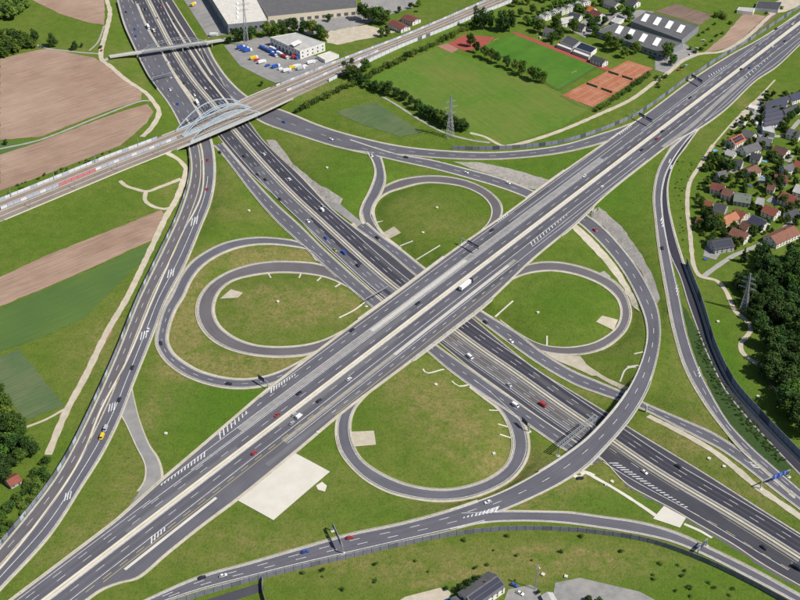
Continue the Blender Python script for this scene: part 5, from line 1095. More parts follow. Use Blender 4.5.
# fences round the pitch and courts
def fence(pxs, label, h=3.5, m=M_STEELD, step=3.):
    q = terr_line(pxs) if len(pxs) > 2 else np.array([gp(*pxs[0]), gp(*pxs[1])]); q = resample(q, max(3, int(arc(q)[-1]/step))); o0 = q[0].copy(); root = empty('fence', o0); tag(root, label, 'fence'); mb, pm = MB(), MB()
    for a, b in zip(q[:-1], q[1:]):
        for z in np.linspace(.3, h, 5): mb.bar(a-o0+[0, 0, z], b-o0+[0, 0, z], .035)
    for p in q: pm.bar(p-o0-[0, 0, .3], p-o0+[0, 0, h], .07)
    mb.build('rails', m, root)['kind'] = 'stuff'; pm.build('posts', m, root)['kind'] = 'stuff'
fence([(559, 91.5), (600, 67)], 'tall ball fence between the football pitch and the clay courts', 5)
fence([(561, 96.5), (592, 108.5), (655, 69)], 'wire fence round the near sides of the clay courts', 3.5)
fence([(486, 47.5), (557, 91)], 'railing along the near touchline behind the trees', 1.2)
MB()
for k, (x, y, t) in enumerate([(574, 74, 'right'), (496, 41.5, 'left')]):
    p = gp(x, y); a = math.radians(-40+90); mb = MB(); mb.bar((-3.66, 0, 0), (-3.66, 0, 2.44), .09).bar((3.66, 0, 0), (3.66, 0, 2.44), .09).bar((-3.66, 0, 2.44), (3.66, 0, 2.44), .09).bar((-3.66, 0, 2.44), (-3.66, 1.8, 0), .06).bar((3.66, 0, 2.44), (3.66, 1.8, 0), .06)
    tag(mb.build('football_goal', M_CONCW, loc=p, rz=.75), f'white football goal at the {t} end of the pitch', 'goal', 'football goals')

# ================================================================== TREES
def leafmat(n, c, c2):
    m = mat(n, c, .9, c2, scale=.5, detail=4, lo=.3, hi=.7, spec=.15)
    if 'done' not in m:
        m['done'] = 1; N, L = m.node_tree.nodes, m.node_tree.links; b = N['Principled BSDF']; oi = N.new('ShaderNodeObjectInfo'); hs = N.new('ShaderNodeHueSaturation')
        mr = N.new('ShaderNodeMapRange'); mr.inputs[3].default_value = .72; mr.inputs[4].default_value = 1.3; L.new(oi.outputs['Random'], mr.inputs[0]); L.new(mr.outputs[0], hs.inputs['Value'])
        mh = N.new('ShaderNodeMapRange'); mh.inputs[3].default_value = .475; mh.inputs[4].default_value = .515; wn = N.new('ShaderNodeTexWhiteNoise'); wn.noise_dimensions = '1D'; L.new(oi.outputs['Random'], wn.inputs['W']); L.new(wn.outputs['Value'], mh.inputs[0]); L.new(mh.outputs[0], hs.inputs['Hue'])
        src = b.inputs['Base Color'].links[0].from_socket; L.new(src, hs.inputs['Color']); L.new(hs.outputs[0], b.inputs['Base Color'])
        tr = N.new('ShaderNodeBsdfTranslucent'); L.new(hs.outputs[0], tr.inputs[0]); mx = N.new('ShaderNodeMixShader'); mx.inputs[0].default_value = .22
        L.new(b.outputs[0], mx.inputs[1]); L.new(tr.outputs[0], mx.inputs[2]); L.new(mx.outputs[0], N['Material Output'].inputs[0])
    return m
M_LEAF = leafmat('leaves_green', (.058, .122, .020), (.090, .160, .026)); M_LEAFD = leafmat('leaves_dark', (.036, .080, .020), (.058, .110, .026)); M_LEAFL = leafmat('leaves_light', (.100, .170, .028), (.135, .195, .036)); M_NEED = leafmat('needles', (.036, .064, .028), (.056, .086, .034))
def crown_mesh(seed, kind, m, nleaf=1500):
    "unit-ish crown: leaf-sized faces on clumps, base of crown at z = 0"
    r = np.random.default_rng(seed); cl_ = []
    if kind == 'broad':
        for k in range(16):
            a = r.uniform(0, 6.28); z = r.uniform(.12, .92); rad = .40*math.sin(math.pi*min(max(z*.9+.08, .05), .98))**.6; rr = rad*r.uniform(.35, 1.0); cl_.append((rr*math.cos(a), rr*math.sin(a), z, r.uniform(.13, .22)))
        cl_.append((0, 0, .5, .3))
    elif kind == 'poplar':
        for k in range(16): a = r.uniform(0, 6.28); z = r.uniform(.05, .95); rr = .13*(1-.5*z)*r.uniform(.3, 1); cl_.append((rr*math.cos(a), rr*math.sin(a), z, .11*(1.1-.5*z)))
    elif kind == 'cone':
        for k in range(26): a = r.uniform(0, 6.28); z = r.uniform(.03, .97); rr = .28*(1-z)*r.uniform(.4, 1); cl_.append((rr*math.cos(a), rr*math.sin(a), z, .035+.11*(1-z)))
    else:
        for k in range(7): a = r.uniform(0, 6.28); rr = r.uniform(0, .35); cl_.append((rr*math.cos(a), rr*math.sin(a), r.uniform(.2, .6), r.uniform(.2, .34)))
    cl_ = np.array(cl_); wts = cl_[:, 3]**2; wts /= wts.sum(); n = nleaf
    pick = r.choice(len(cl_), n, p=wts); c = cl_[pick]; d = r.normal(size=(n, 3)); d /= np.linalg.norm(d, axis=1)[:, None]
    pos = c[:, :3]+d*c[:, 3:4]*(r.uniform(.55, 1.08, n)[:, None]); pos[:, 2] = np.maximum(pos[:, 2], .01)
    nrm = d+r.normal(size=(n, 3))*.55; nrm /= np.linalg.norm(nrm, axis=1)[:, None]
    u = np.cross(nrm, r.normal(size=(n, 3))); u /= np.linalg.norm(u, axis=1)[:, None]; v = np.cross(nrm, u); s = r.uniform(.022, .045, n)[:, None]*(1.35 if kind == 'bush' else 1.)
    V = np.stack([pos-u*s-v*s*.6, pos+u*s-v*s*.6, pos+u*s*.7+v*s, pos-u*s*.7+v*s], 1).reshape(-1, 3)
    me = bpy.data.meshes.new('crown'); me.from_pydata(V.tolist(), [], [(4*i, 4*i+1, 4*i+2, 4*i+3) for i in range(n)]); me.materials.append(m); return me
CROWN = {'broad': [crown_mesh(i, 'broad', m) for i, m in enumerate((M_LEAF, M_LEAF, M_LEAFD, M_LEAFL, M_LEAFD))], 'dark': [crown_mesh(20+i, 'broad', M_LEAFD) for i in range(3)], 'poplar': [crown_mesh(30+i, 'poplar', M_LEAFD) for i in range(2)], 'cone': [crown_mesh(40+i, 'cone', M_NEED) for i in range(2)], 'bush': [crown_mesh(50+i, 'bush', m, 420) for i, m in enumerate((M_LEAF, M_LEAFL, M_LEAFD))]}
def trunk_mesh(limbs=4):
    mb = MB(); mb.bar((0, 0, -.06), (0, 0, .30), .030, 7, .020); mb.bar((0, 0, .30), (0, 0, .75), .020, 6, .008)
    for k in range(limbs): a = k*2.3; mb.bar((0, 0, .22+.06*k), (.2*math.cos(a), .2*math.sin(a), .45+.09*k), .012, 5, .004)
    return mb.mesh('trunk', M_BARK)
TRUNK = trunk_mesh()
def _small(seed, m): return crown_mesh(seed, 'broad', m, 420)
CROWN['small'] = [_small(60+i, m) for i, m in enumerate((M_LEAF, M_LEAFD, M_LEAFL, M_LEAF))]
for me_ in CROWN['small']:
    c_ = np.zeros(len(me_.vertices)*3, np.float32); me_.vertices.foreach_get('co', c_); c_ = c_.reshape(-1, 4, 3); m_ = c_.mean(1, keepdims=True); c_ = m_+(c_-m_)*1.9; me_.vertices.foreach_set('co', c_.ravel())
class Thicket:
    "many small plants that nobody could count, joined into one object of kind stuff"
    def __init__(s): s.V = []; s.F = []; s.M = []; s.n = 0; s.mats = []
    def add(s, me, loc, sc, rz):
        c = np.zeros(len(me.vertices)*3, np.float32); me.vertices.foreach_get('co', c); c = c.reshape(-1, 3)*np.array(sc); ca, sa = math.cos(rz), math.sin(rz)
        c = np.stack([c[:, 0]*ca-c[:, 1]*sa, c[:, 0]*sa+c[:, 1]*ca, c[:, 2]], 1)+np.array(loc); s.V.append(c)
        m = me.materials[0]
        if m not in s.mats: s.mats.append(m)
        k = s.mats.index(m); fs = [tuple(v+s.n for v in p.vertices) for p in me.polygons]; s.F += fs; s.M += [k]*len(fs); s.n += len(c)
    def build(s, name, label):
        if not s.F: return
        me = bpy.data.meshes.new(name); me.from_pydata(np.vstack(s.V).tolist(), [], s.F)
        for m in s.mats: me.materials.append(m)
        me.polygons.foreach_set('material_index', np.array(s.M, np.int32)); me.update(); tag(link(name, me), label, None, None, 'stuff')
THICK = None
def tree(x, y, h, label, group, kind='broad', wide=1.0, name=None, p=None):
    if THICK is not None:
        p = gp(x, y); k2 = 'bush' if kind == 'bush' else ('cone' if kind == 'cone' else 'small'); cm_ = CROWN[k2][rng.integers(len(CROWN[k2]))]; lf = 0 if k2 == 'bush' else .12
        THICK.add(cm_, p+[0, 0, h*lf], (h*wide, h*wide, h*(1-lf)), rng.uniform(0, 6.28)); THICK.add(TRUNK, p, (h*.6, h*.6, h*.8), 0); return
    p = gp(x, y) if p is None else p; root = empty(name or {'cone': 'conifer_tree', 'poplar': 'poplar_tree', 'bush': 'shrub'}.get(kind, 'broadleaf_tree'), p, rng.uniform(0, 6.28)); tag(root, label, 'shrub' if kind == 'bush' else 'tree', group)
    cm_ = CROWN[kind][rng.integers(len(CROWN[kind]))]
    if kind == 'bush': c = link('crown', cm_, root); c.scale = (h*wide, h*wide, h); t = link('stem', TRUNK, root); t.scale = (h*.4,)*3
    else:
        lift_ = {'broad': .16, 'dark': .14, 'poplar': .06, 'cone': .05}[kind]
        c = link('crown', cm_, root); c.location = (0, 0, h*lift_); c.scale = (h*wide*(1-lift_),)*2+(h*(1-lift_),)
        t = link('trunk', TRUNK, root); t.scale = (h*.8, h*.8, h*.9)
    return root
def px_h(y): return 622.7/(y+552.5)            # metres per pixel across
# hedge row by the pylon
row = [(349, 78), (357.5, 81), (368, 88), (381, 93), (396, 97), (411, 105), (424, 116), (433, 120), (442, 125), (453, 128), (464, 131)]
row = sorted(row+[((a[0]+b[0])/2, (a[1]+b[1])/2+rng.uniform(-1, 1)) for a, b in zip(row[:-1], row[1:])])
for k, (x, y) in enumerate(row): tree(x, y, rng.uniform(9, 14.5), f'{ORD[k]} tree from the left in the row ending at the pylon', 'tree row by the pylon', ('dark', 'broad', 'dark')[k % 3], 1.15)
tree(365, 72, 14, 'tall tree against the railway wall above the hedge row', None)
for k, (x, y) in enumerate([(476, 53), (484, 58), (491, 61), (497, 64), (506, 68), (515, 71), (521.6, 76), (531, 79), (536, 82), (543, 83), (470, 47)]): tree(x, y, rng.uniform(12, 16.5), f'{ORD[k]} tree along the near touchline of the football pitch', 'touchline trees', 'broad', .85)
for k, (x, y) in enumerate([(477, 29), (483, 30), (489, 29.5), (500, 31), (505, 31.5), (509, 31)]): tree(x, y, rng.uniform(20, 25), f'{ORD[k]} tall tree from the left behind the red court', 'tall trees by the red court', 'dark', .7)
# hedge along the railway wall
THICK = Thicket()
for k in range(72):
    f = k/71; x = 296+f*176; y = 112.5-f*86+rng.uniform(-.6, 1.0); tree(x, y, rng.uniform(4, 8.5), f'{ORD[k]} shrub from the left in the hedge below the white railway wall', 'hedge below the railway wall', 'bush', 1.1)
THICK.build('hedge', 'dense dark hedge along the foot of the white railway wall'); THICK = None
# trees by the depot, halls, clubhouse, street
pts = [(236, 40, 11), (244, 40, 10), (252, 39, 12), (229, 43, 6), (268, 36, 13), (275, 35, 12), (283, 33, 12), (292, 32, 13), (304, 34, 13), (312, 35, 14), (319, 37, 12), (324, 40, 10), (329, 21, 7), (364, 20, 16), (371, 22, 14), (378, 23, 15), (386, 24, 13), (382, 36, 8), (387, 35, 7), (399, 12, 6), (411, 8, 6), (419, 6, 6), (344, 66, 5), (352, 63, 5), (262, 85, 4)]
for k, (x, y, h) in enumerate(sorted(pts)): tree(x, y+.8, h*1.25, f'{ORD[k]} tree from the left among the yards above the railway', 'trees among the yards', 'broad', 1.1)
pts = [(540, 31, 13), (556, 27, 14), (560, 37, 11), (552, 40, 9), (554, 39, 9), (573, 31, 13), (592, 30, 10), (595, 35, 10), (604, 24, 9), (590, 27, 9), (608, 45, 13), (614, 50, 13), (620, 48, 10), (624, 56, 10), (628, 42, 9), (629, 19, 14), (667, 58, 15), (672, 64, 10), (636, 52, 11), (526, 22, 8), (532, 12, 9), (520, 15, 8), (515, 5, 9), (527, 3, 8), (545, 1, 7), (612, 14, 8), (600, 4, 8), (560, 11, 8)]
for k, (x, y, h) in enumerate(sorted(pts)): tree(x, y+2, h*1.25, f'{ORD[k]} tree from the left around the clubhouse and halls', 'trees around the clubhouse', 'broad', 1.0)
pts = [(716, 17, 8), (721, 17, 9), (724, 19, 8), (714, 25, 4), (708, 30, 4), (703, 33, 4), (699, 36, 4), (722, 34, 4), (717, 37, 4), (711, 42, 4), (706, 46, 4), (701, 50, 5), (695, 53, 5), (690, 50, 5), (730, 24, 5), (766, 14, 4), (775, 12, 4), (781, 9, 5)]
for k, (x, y, h) in enumerate(sorted(pts)): tree(x, y, h, f'{ORD[k]} shrub from the left around the small gardens at the top right field', 'garden shrubs by the brown field', 'bush', 1.1)
for k in range(32):
    f = k/31; x, y = 597+f*53, 110.5-f*36.5; tree(x+rng.uniform(-.8, .8), y+rng.uniform(.2, 2.4), rng.uniform(4, 7), f'{ORD[k]} shrub from the left in the hedge along the near side of the clay courts', 'hedge by the clay courts', 'bush', 1.1)
for k in range(9): tree(655+rng.uniform(0, 16), 85-rng.uniform(-3, 9), rng.uniform(3, 6), f'{ORD[k]} planted shrub on the bank by the sandy track turn', 'shrubs by the sandy track turn', 'bush', 1.1)
# upper left
for k, (x, y, h) in enumerate([(35, 42, 15), (53, 47, 15), (75, 50, 10), (82, 47.5, 5), (6, 145, 6)]): tree(x, y, h, ['dark tree standing left of the grey lane on the meadow', 'dark tree in the middle of the meadow lane', 'round tree on the lane near the farm road', 'low bush tree beside the farm lane end', 'lone tree in the green wedge at the left edge'][k], None, 'dark', .9)
def wood(poly, n, hr, label, group, kinds, wide=1.0, mind=3.2, avoid=None, ar=6.):
    pts = []; xs = [p[0] for p in poly]; ys = [p[1] for p in poly]; t = 0
    while len(pts) < n and t < n*80:
        t += 1; x, y = rng.uniform(min(xs), max(xs)), rng.uniform(min(ys), max(ys))
        if inside((x, y), poly) and all((x-a)**2+((y-b)*1.6)**2 > mind**2 for a, b in pts) and all((x-a)**2+((y-b)*1.4)**2 > ar**2 for a, b in (avoid or [])): pts.append((x, y))
    w0 = label.split(' ')
    for k, (x, y) in enumerate(sorted(pts)):
        kd = kinds[rng.integers(len(kinds))]; tree(x, y, rng.uniform(*hr), label if THICK is not None else f'{ORD[k]} {label} counted from the left' if len(w0) < 11 else f'{ORD[k]} {label}', group, kd, wide)
THICK = Thicket()
wood([(-8, -6), (30, -6), (26, 14), (14, 20), (-8, 22)], 46, (9, 14), 'tree in the small wood at the top left corner', 'wood at the top left corner', ['broad', 'dark'], 1.2, 2.6)
THICK.build('woodland', 'small wood at the top left corner'); THICK = None
THICK = Thicket()
wood([(-8, 36), (20, 38), (34, 46), (36, 51), (-8, 60)], 46, (7, 11), 'tree in the scrub wood above the big brown field', 'scrub wood above the brown field', ['broad', 'broad', 'dark'], 1.3, 2.4)
THICK.build('woodland', 'scrub wood above the big brown field at the left edge'); THICK = None
wood([(768, 262), (805, 246), (805, 440), (790, 424), (778, 402), (766, 380), (770, 360), (764, 340), (750, 316), (742, 300)], 82, (12, 19), 'tree in the dense wood at the right edge', 'dense wood at the right edge', ['broad', 'dark', 'dark', 'dark', 'cone'], 1.1, 5.5)
wood([(745, 258), (768, 252), (772, 280), (760, 300), (742, 300), (736, 282)], 16, (11, 16), 'dark tree at the village end of the right wood', 'village end of the right wood', ['dark', 'cone'], .9, 5)
wood([(738, 279), (745, 298), (752, 312), (745, 305), (730, 286)], 9, (3, 5), 'shrub on the grass in front of the right wood', 'shrubs before the right wood', ['bush'], 1.2, 2.5)
wood([(-8, 398), (8, 404), (26, 424), (40, 448), (30, 466), (12, 478), (-8, 486)], 36, (9, 14), 'tree in the wood at the lower left edge', 'wood at the lower left edge', ['broad', 'broad', 'dark'], 1.1, 5)
wood([(30, 480), (44, 458), (52, 462), (46, 482), (20, 520), (-8, 552), (-8, 520), (16, 500)], 46, (3, 6.5), 'shrub on the bank left of the noise wall at lower left', 'shrubs on the lower left bank', ['bush', 'bush'], 1.2, 3)
# village gardens
pts = [(706, 222, 14), (711, 232, 15), (717, 229, 14), (700, 228, 10), (709, 243, 9), (722, 236, 8), (727, 172, 13), (721, 168, 14), (733, 170, 9), (768, 190, 12), (779, 186, 13), (785, 182, 11), (783, 205, 10), (790, 212, 9), (743, 176, 7), (757, 186, 6), (729, 197, 6), (700, 208, 8), (697, 199, 7), (703, 190, 6), (714, 193, 6), (746, 205, 6), (757, 208, 5), (775, 217, 6), (787, 222, 6), (797, 208, 9), (738, 220, 6), (728, 245, 7), (741, 244, 8), (760, 232, 8), (752, 236, 7), (790, 120, 11), (797, 116, 11), (786, 125, 9), (795, 140, 9), (780, 128, 8), (770, 150, 7), (762, 146, 6), (747, 123, 8), (752, 126, 7), (735, 128, 6), (728, 150, 7), (723, 147, 6), (716, 158, 8), (709, 161, 7), (772, 162, 6), (790, 168, 6), (796, 174, 7), (713, 178, 6), (706, 172, 6), (751, 116, 6), (741, 126, 7), (792, 100, 8), (799, 98, 9), (760, 152, 7), (748, 160, 6), (730, 180, 7), (737, 184, 7), (744, 188, 6), (765, 172, 5), (798, 222, 8), (768, 225, 6)]
for k, (x, y, h) in enumerate(sorted(pts)): tree(x, y, h*rng.uniform(.8, 1.05), f'{ORD[k]} tall garden tree from the left among the village houses', 'village garden trees', 'dark' if k % 3 else 'broad', 1.0)
HPX = [((h[0][0]+h[1][0])/2, (h[0][1]+h[1][1])/2+6) for h in HOUSES]
THICK = Thicket()
wood([(712, 152), (735, 126), (760, 100), (800, 88), (800, 225), (770, 238), (735, 250), (700, 250), (694, 215), (695, 180)], 105, (3.0, 8.0), 'garden tree between the village houses', 'village garden greenery', ['dark', 'broad', 'dark'], 1.1, 3.2, HPX, 7.5)
wood([(712, 152), (735, 126), (760, 100), (800, 88), (800, 225), (770, 238), (735, 250), (700, 250), (694, 215), (695, 180)], 100, (1.6, 3.4), 'garden shrub between the village houses', 'village garden shrubs', ['bush'], 1.3, 3, HPX, 6.5)
THICK.build('garden_greenery', 'garden trees and bushes filling the gaps between the village houses'); THICK = None
THICK = Thicket()
wood([(516, 2), (600, -6), (655, -4), (640, 10), (600, 22), (560, 34), (530, 28)], 50, (4, 9), 'tree between the houses at the top edge', 'greenery between the top houses', ['dark', 'broad'], 1.1, 3.2, HPX, 6)
THICK.build('garden_greenery', 'greenery between the houses at the top edge'); THICK = None
# scattered shrubs
wood([(300, 573), (480, 545), (640, 552), (760, 598), (520, 566), (330, 596)], 16, (1.2, 2.6), 'small shrub on the meadow below the grey noise wall', 'meadow shrubs below the grey wall', ['bush'], 1.3, 8)
for k, (x, y) in enumerate([(304, 574), (322, 571), (464, 541), (508, 537), (581, 537)]): tree(x, y, 3.2, f'{ORD[k]} young tree from the left just below the grey noise wall', 'young trees below the grey wall', 'bush', 1.0)
wood([(664, 560), (720, 575), (750, 600), (690, 600), (640, 575)], 12, (1.5, 2.6), 'bramble shrub on the bank at lower right', 'brambles at lower right', ['bush'], 1.6, 6)
for k, (x, y, h) in enumerate([(468, 590, 8), (474, 586, 7), (463, 594, 7), (480, 583, 6), (446, 590, 3), (588, 602, 5), (598, 606, 6), (538, 594, 3)]): tree(x, y, h, f'{ORD[k]} tree from the bottom house at the bottom edge', 'trees at the bottom edge', 'dark', 1.1)
wood([(676, 160), (700, 165), (684, 190), (684, 250), (700, 300), (690, 268), (676, 220), (674, 180)], 26, (.9, 1.6), 'tiny planted shrub on the bank right of the slip roads', 'planted shrubs on the right bank', ['bush'], 1.2, 3)
THICK = Thicket()
drape('planted_bed', [(688, 312), (696, 330), (704, 348), (716, 374), (726, 392), (752, 425), (772, 446), (792, 468), (790, 476), (778, 471), (754, 450), (731, 425), (713, 395), (699, 365), (690, 338), (682, 305)], mat('ivy_ground_cover', (.030, .062, .014), .95, (.045, .085, .02), scale=.6, bump=.8, bscale=1.0), 'dark green ground cover between the two right slip roads', dz=.2, wob=.3)
CROWN['bush'] = CROWN['bush'][2:]+CROWN['bush'][:2]; keep_ = CROWN['bush']; CROWN['bush'] = keep_[:1]
wood([(699, 330), (706, 345), (718, 372), (740, 402), (762, 430), (785, 460), (778, 462), (745, 428), (715, 390), (694, 340)], 190, (.9, 1.7), 'shrub in the dark planted strip between the two right slip roads', 'planted strip between the right slip roads', ['bush'], 1.5, 1.5)
THICK.build('planted_strip', 'dark planted strip between the two right slip roads'); THICK = None; CROWN['bush'] = keep_
wood([(0, 192), (105, 152), (118, 150), (60, 176), (0, 200)], 22, (1.5, 3), 'shrub along the far foot of the left railway wall', 'shrubs by the left railway wall', ['bush'], 1.3, 2.5)
wood([(180, 90), (170, 100), (205, 70), (214, 75)], 1, (1.5, 2), 'small shrub near the railway', 'shrubs near the railway', ['bush'])

# ================================================================== VEHICLES
PAINT = {n: mat('paint_'+n, c, .3, spec=.5) for n, c in {'white': (.72, .72, .72), 'silver': (.42, .43, .45), 'dark': (.028, .03, .036), 'blue': (.03, .09, .38), 'red': (.42, .03, .035), 'yellow': (.72, .50, .03), 'green': (.28, .34, .06), 'grey': (.16, .165, .18)}.items()}
def car_meshes():
    prof = [(-2.2, .35), (-2.22, .75), (-2.05, .98), (-1.2, 1.02), (1.0, .98), (1.9, .82), (2.2, .62), (2.22, .32)]; n = len(prof); mb = MB(); w_ = .88
    vs = [(x, -w_*(1 if z > .4 else .94), z) for x, z in prof]+[(x, w_*(1 if z > .4 else .94), z) for x, z in prof]
    mb.add(vs, [tuple(range(n)), tuple(range(2*n-1, n-1, -1))]+[(i, n+i, n+(i+1) % n, (i+1) % n) for i in range(n)])
    mb.add([(-1.35, -.62, 1.44), (.25, -.62, 1.44), (.25, .62, 1.44), (-1.35, .62, 1.44), (-1.2, -.6, 1.49), (.1, -.6, 1.49), (.1, .6, 1.49), (-1.2, .6, 1.49)], [(3, 2, 1, 0), (4, 5, 6, 7), (0, 1, 5, 4), (1, 2, 6, 5), (2, 3, 7, 6), (3, 0, 4, 7)])
    g = MB().add([(-1.95, -.8, .98), (1.0, -.8, .96), (1.0, .8, .96), (-1.95, .8, .98), (-1.35, -.62, 1.44), (.25, -.62, 1.44), (.25, .62, 1.44), (-1.35, .62, 1.44)], [(0, 1, 5, 4), (1, 2, 6, 5), (2, 3, 7, 6), (3, 0, 4, 7)])
    wm = MB().bar((0, -.11, 0), (0, .11, 0), .33, 12)
    return mb.mesh('body', PAINT['white']), g.mesh('window_band', M_GLASS), wm.mesh('wheel', M_TYRE)
CAR = car_meshes()
VANB = MB().add([(-2.6, -.95, .4), (2.6, -.95, .4), (2.6, .95, .4), (-2.6, .95, .4), (-2.6, -.95, 2.3), (1.4, -.92, 2.3), (1.4, .92, 2.3), (-2.6, .95, 2.3), (2.1, -.9, 1.25), (2.1, .9, 1.25), (2.65, -.9, 1.0), (2.65, .9, 1.0)], [(0, 3, 2, 1), (4, 5, 6, 7), (0, 4, 7, 3), (0, 1, 10, 8, 5, 4), (2, 3, 7, 6, 9, 11), (1, 2, 11, 10), (10, 11, 9, 8), (8, 9, 6, 5)]).mesh('body', PAINT['white'])
VANG = MB().add([(1.45, -.8, 2.15), (2.08, -.8, 1.32), (2.08, .8, 1.32), (1.45, .8, 2.15), (1.55, -.8, 2.2), (2.18, -.8, 1.36), (2.18, .8, 1.36), (1.55, .8, 2.2)], [(4, 5, 6, 7), (0, 1, 5, 4), (3, 7, 6, 2), (1, 2, 6, 5), (0, 4, 7, 3)]).mesh('windscreen', M_GLASS)
TRCAB = MB().box(-1.1, 1.1, -1.2, 1.2, .5, 3.4).box(.9, 1.25, -1.1, 1.1, .5, 1.9).mesh('cab', PAINT['white']); TRBOX = MB().box(-6.2, 6.2, -1.27, 1.27, 1.1, 3.9).mesh('cargo_box', PAINT['white']); TRSH = MB().box(-5.5, 5.8, -1.15, 1.15, .7, 1.1).mesh('chassis', M_STEELD); TRG = MB().box(1.11, 1.14, -1.05, 1.05, 2.0, 3.0).mesh('windscreen', M_GLASS); BOXT = MB().box(-3.2, 3.2, -1.2, 1.2, .9, 3.4).mesh('cargo_box', PAINT['white'])
def paint(o, c):
    o.material_slots[0].link = 'OBJECT'; o.material_slots[0].material = PAINT[c]
def vehicle(p, ang, colour, label, kind='car', group='vehicles on the roads'):
    root = empty({'car': 'car', 'van': 'van', 'truck': 'articulated_truck', 'lorry': 'box_lorry'}[kind], p, ang); tag(root, label, {'car': 'car', 'van': 'van'}.get(kind, 'truck'), group)
    def wheels(xs, y, r=1.):
        for x in xs:
            for s in (-1, 1): o = link('wheel', CAR[2], root); o.location = (x, s*y, .33*r); o.scale = (r, 1, r)
    if kind == 'car':
        paint(link('body', CAR[0], root), colour); link('window_band', CAR[1], root); wheels((-1.35, 1.4), .80)
    elif kind == 'van':
        paint(link('body', VANB, root), colour); link('windscreen', VANG, root); wheels((-1.7, 1.7), .86)
    elif kind == 'truck':
        o = link('cab', TRCAB, root); o.location = (6.6, 0, 0); paint(o, 'dark'); g = link('windscreen', TRG, o); o = link('cargo_box', TRBOX, root); o.location = (-1.2, 0, 0); paint(o, colour); o = link('chassis', TRSH, root); o.location = (-1.2, 0, 0); wheels((-5.8, -4.6, -3.4, 4.4, 6.7), 1.1, 1.45)
    else:
        o = link('cab', TRCAB, root); o.location = (4.5, 0, 0); o.scale = (.9, .95, .85); paint(o, 'white'); link('windscreen', TRG, o); paint(link('cargo_box', BOXT, root), colour); o = link('chassis', TRSH, root); o.scale = (.6, .9, 1); wheels((-2.0, 4.2), 1.0, 1.35)
ROADTXT = {'A': 'the upper motorway', 'B': 'the sunken motorway', 'C': 'the left slip road', 'M': 'the ring ramp on the left', 'D': 'the slip road by the sports ground', 'EG': 'the diving and flyover ramp', 'H': 'the bottom road', 'F': 'the far link road', 'NEC': 'the far collector road', 'SWC': 'the near collector road', 'R1': 'the grey right slip road', 'B2': 'the sunken motorway'}
CARS = {'A': [(492, 230, 'dark'), (352, 330, 'dark'), (299, 393, 'dark'), (277, 415, 'red'), (299, 416.5, 'white', 'van'), (292, 423, 'silver'), (294, 414.5, 'silver'), (349, 379, 'white'), (319, 400.5, 'dark'), (584.7, 176, 'white'), (602, 186.7, 'white'), (690, 97.5, 'dark'), (662.7, 131, 'dark'), (657, 138.5, 'red'), (642, 149.7, 'dark'), (750, 67.7, 'blue'), (741, 69, 'dark'), (784.7, 40.7, 'dark'), (772.7, 46.7, 'white'), (776, 28.7, 'dark'), (792.7, 24, 'white'), (254, 453, 'red'), (466, 286, 'white', 'truck'), (418, 303, 'dark'), (750, 39, 'dark'), (757, 45, 'grey')],
 'C': [(102, 437, 'yellow', 'van'), (105.5, 429, 'silver', 'van'), (119.5, 399.5, 'dark'), (132.5, 367.5, 'dark'), (148, 330, 'white'), (208, 160, 'red'), (207.5, 189, 'red'), (136, 36, 'blue'), (135, 29, 'blue'), (178, 104, 'blue'), (170, 89.5, 'white'), (126, 12, 'dark'), (143, 60, 'grey')], 'M': [(161, 343, 'dark'), (228.7, 383.5, 'dark')],
 'B': [(244, 156, 'dark'), (264, 154, 'white'), (257.5, 174.5, 'dark'), (265.5, 179.5, 'dark'), (289, 179, 'white'), (280, 199, 'dark'), (308, 221, 'white'), (322, 210, 'white', 'van'), (322.5, 205.3, 'silver'), (326, 238, 'blue'), (335, 250, 'green'), (344, 253, 'blue', 'van'), (358, 265.5, 'dark'), (470, 357, 'white', 'van'), (509, 385, 'silver'), (543, 405, 'red', 'van'), (678, 466, 'dark'), (644.5, 472, 'white'), (764, 547.5, 'dark'), (797, 568, 'dark', 'van'), (148, 27, 'white', 'lorry'), (154, 31, 'white', 'van'), (168, 62, 'white'), (194.5, 95, 'white'), (197, 103, 'white', 'lorry'), (184, 83, 'dark'), (161, 5, 'red'), (174, 21, 'dark'), (145, 9, 'dark'), (157, 18, 'grey'), (205, 88, 'white'), (218, 112, 'dark')],
 'SWC': [(515.5, 405.5, 'white', 'van'), (220, 152, 'dark')], 'NEC': [(485.5, 322, 'dark'), (511, 341, 'white'), (377.5, 237.5, 'dark')], 'D': [(284, 122, 'blue'), (331, 139, 'white'), (242, 103, 'dark')], 'EG': [(406, 157, 'dark'), (466, 172.5, 'white'), (508, 183, 'white'), (595, 230, 'red'), (488, 502, 'white')], 'F': [(372, 155.5, 'white')],
 'H': [(305, 551.5, 'blue'), (349.5, 537.5, 'red'), (223, 575.5, 'white'), (202, 577.5, 'dark')], 'R1': [(662.5, 248, 'dark')]}
VN = {'car': 'car', 'van': 'van', 'truck': 'articulated truck', 'lorry': 'box lorry'}
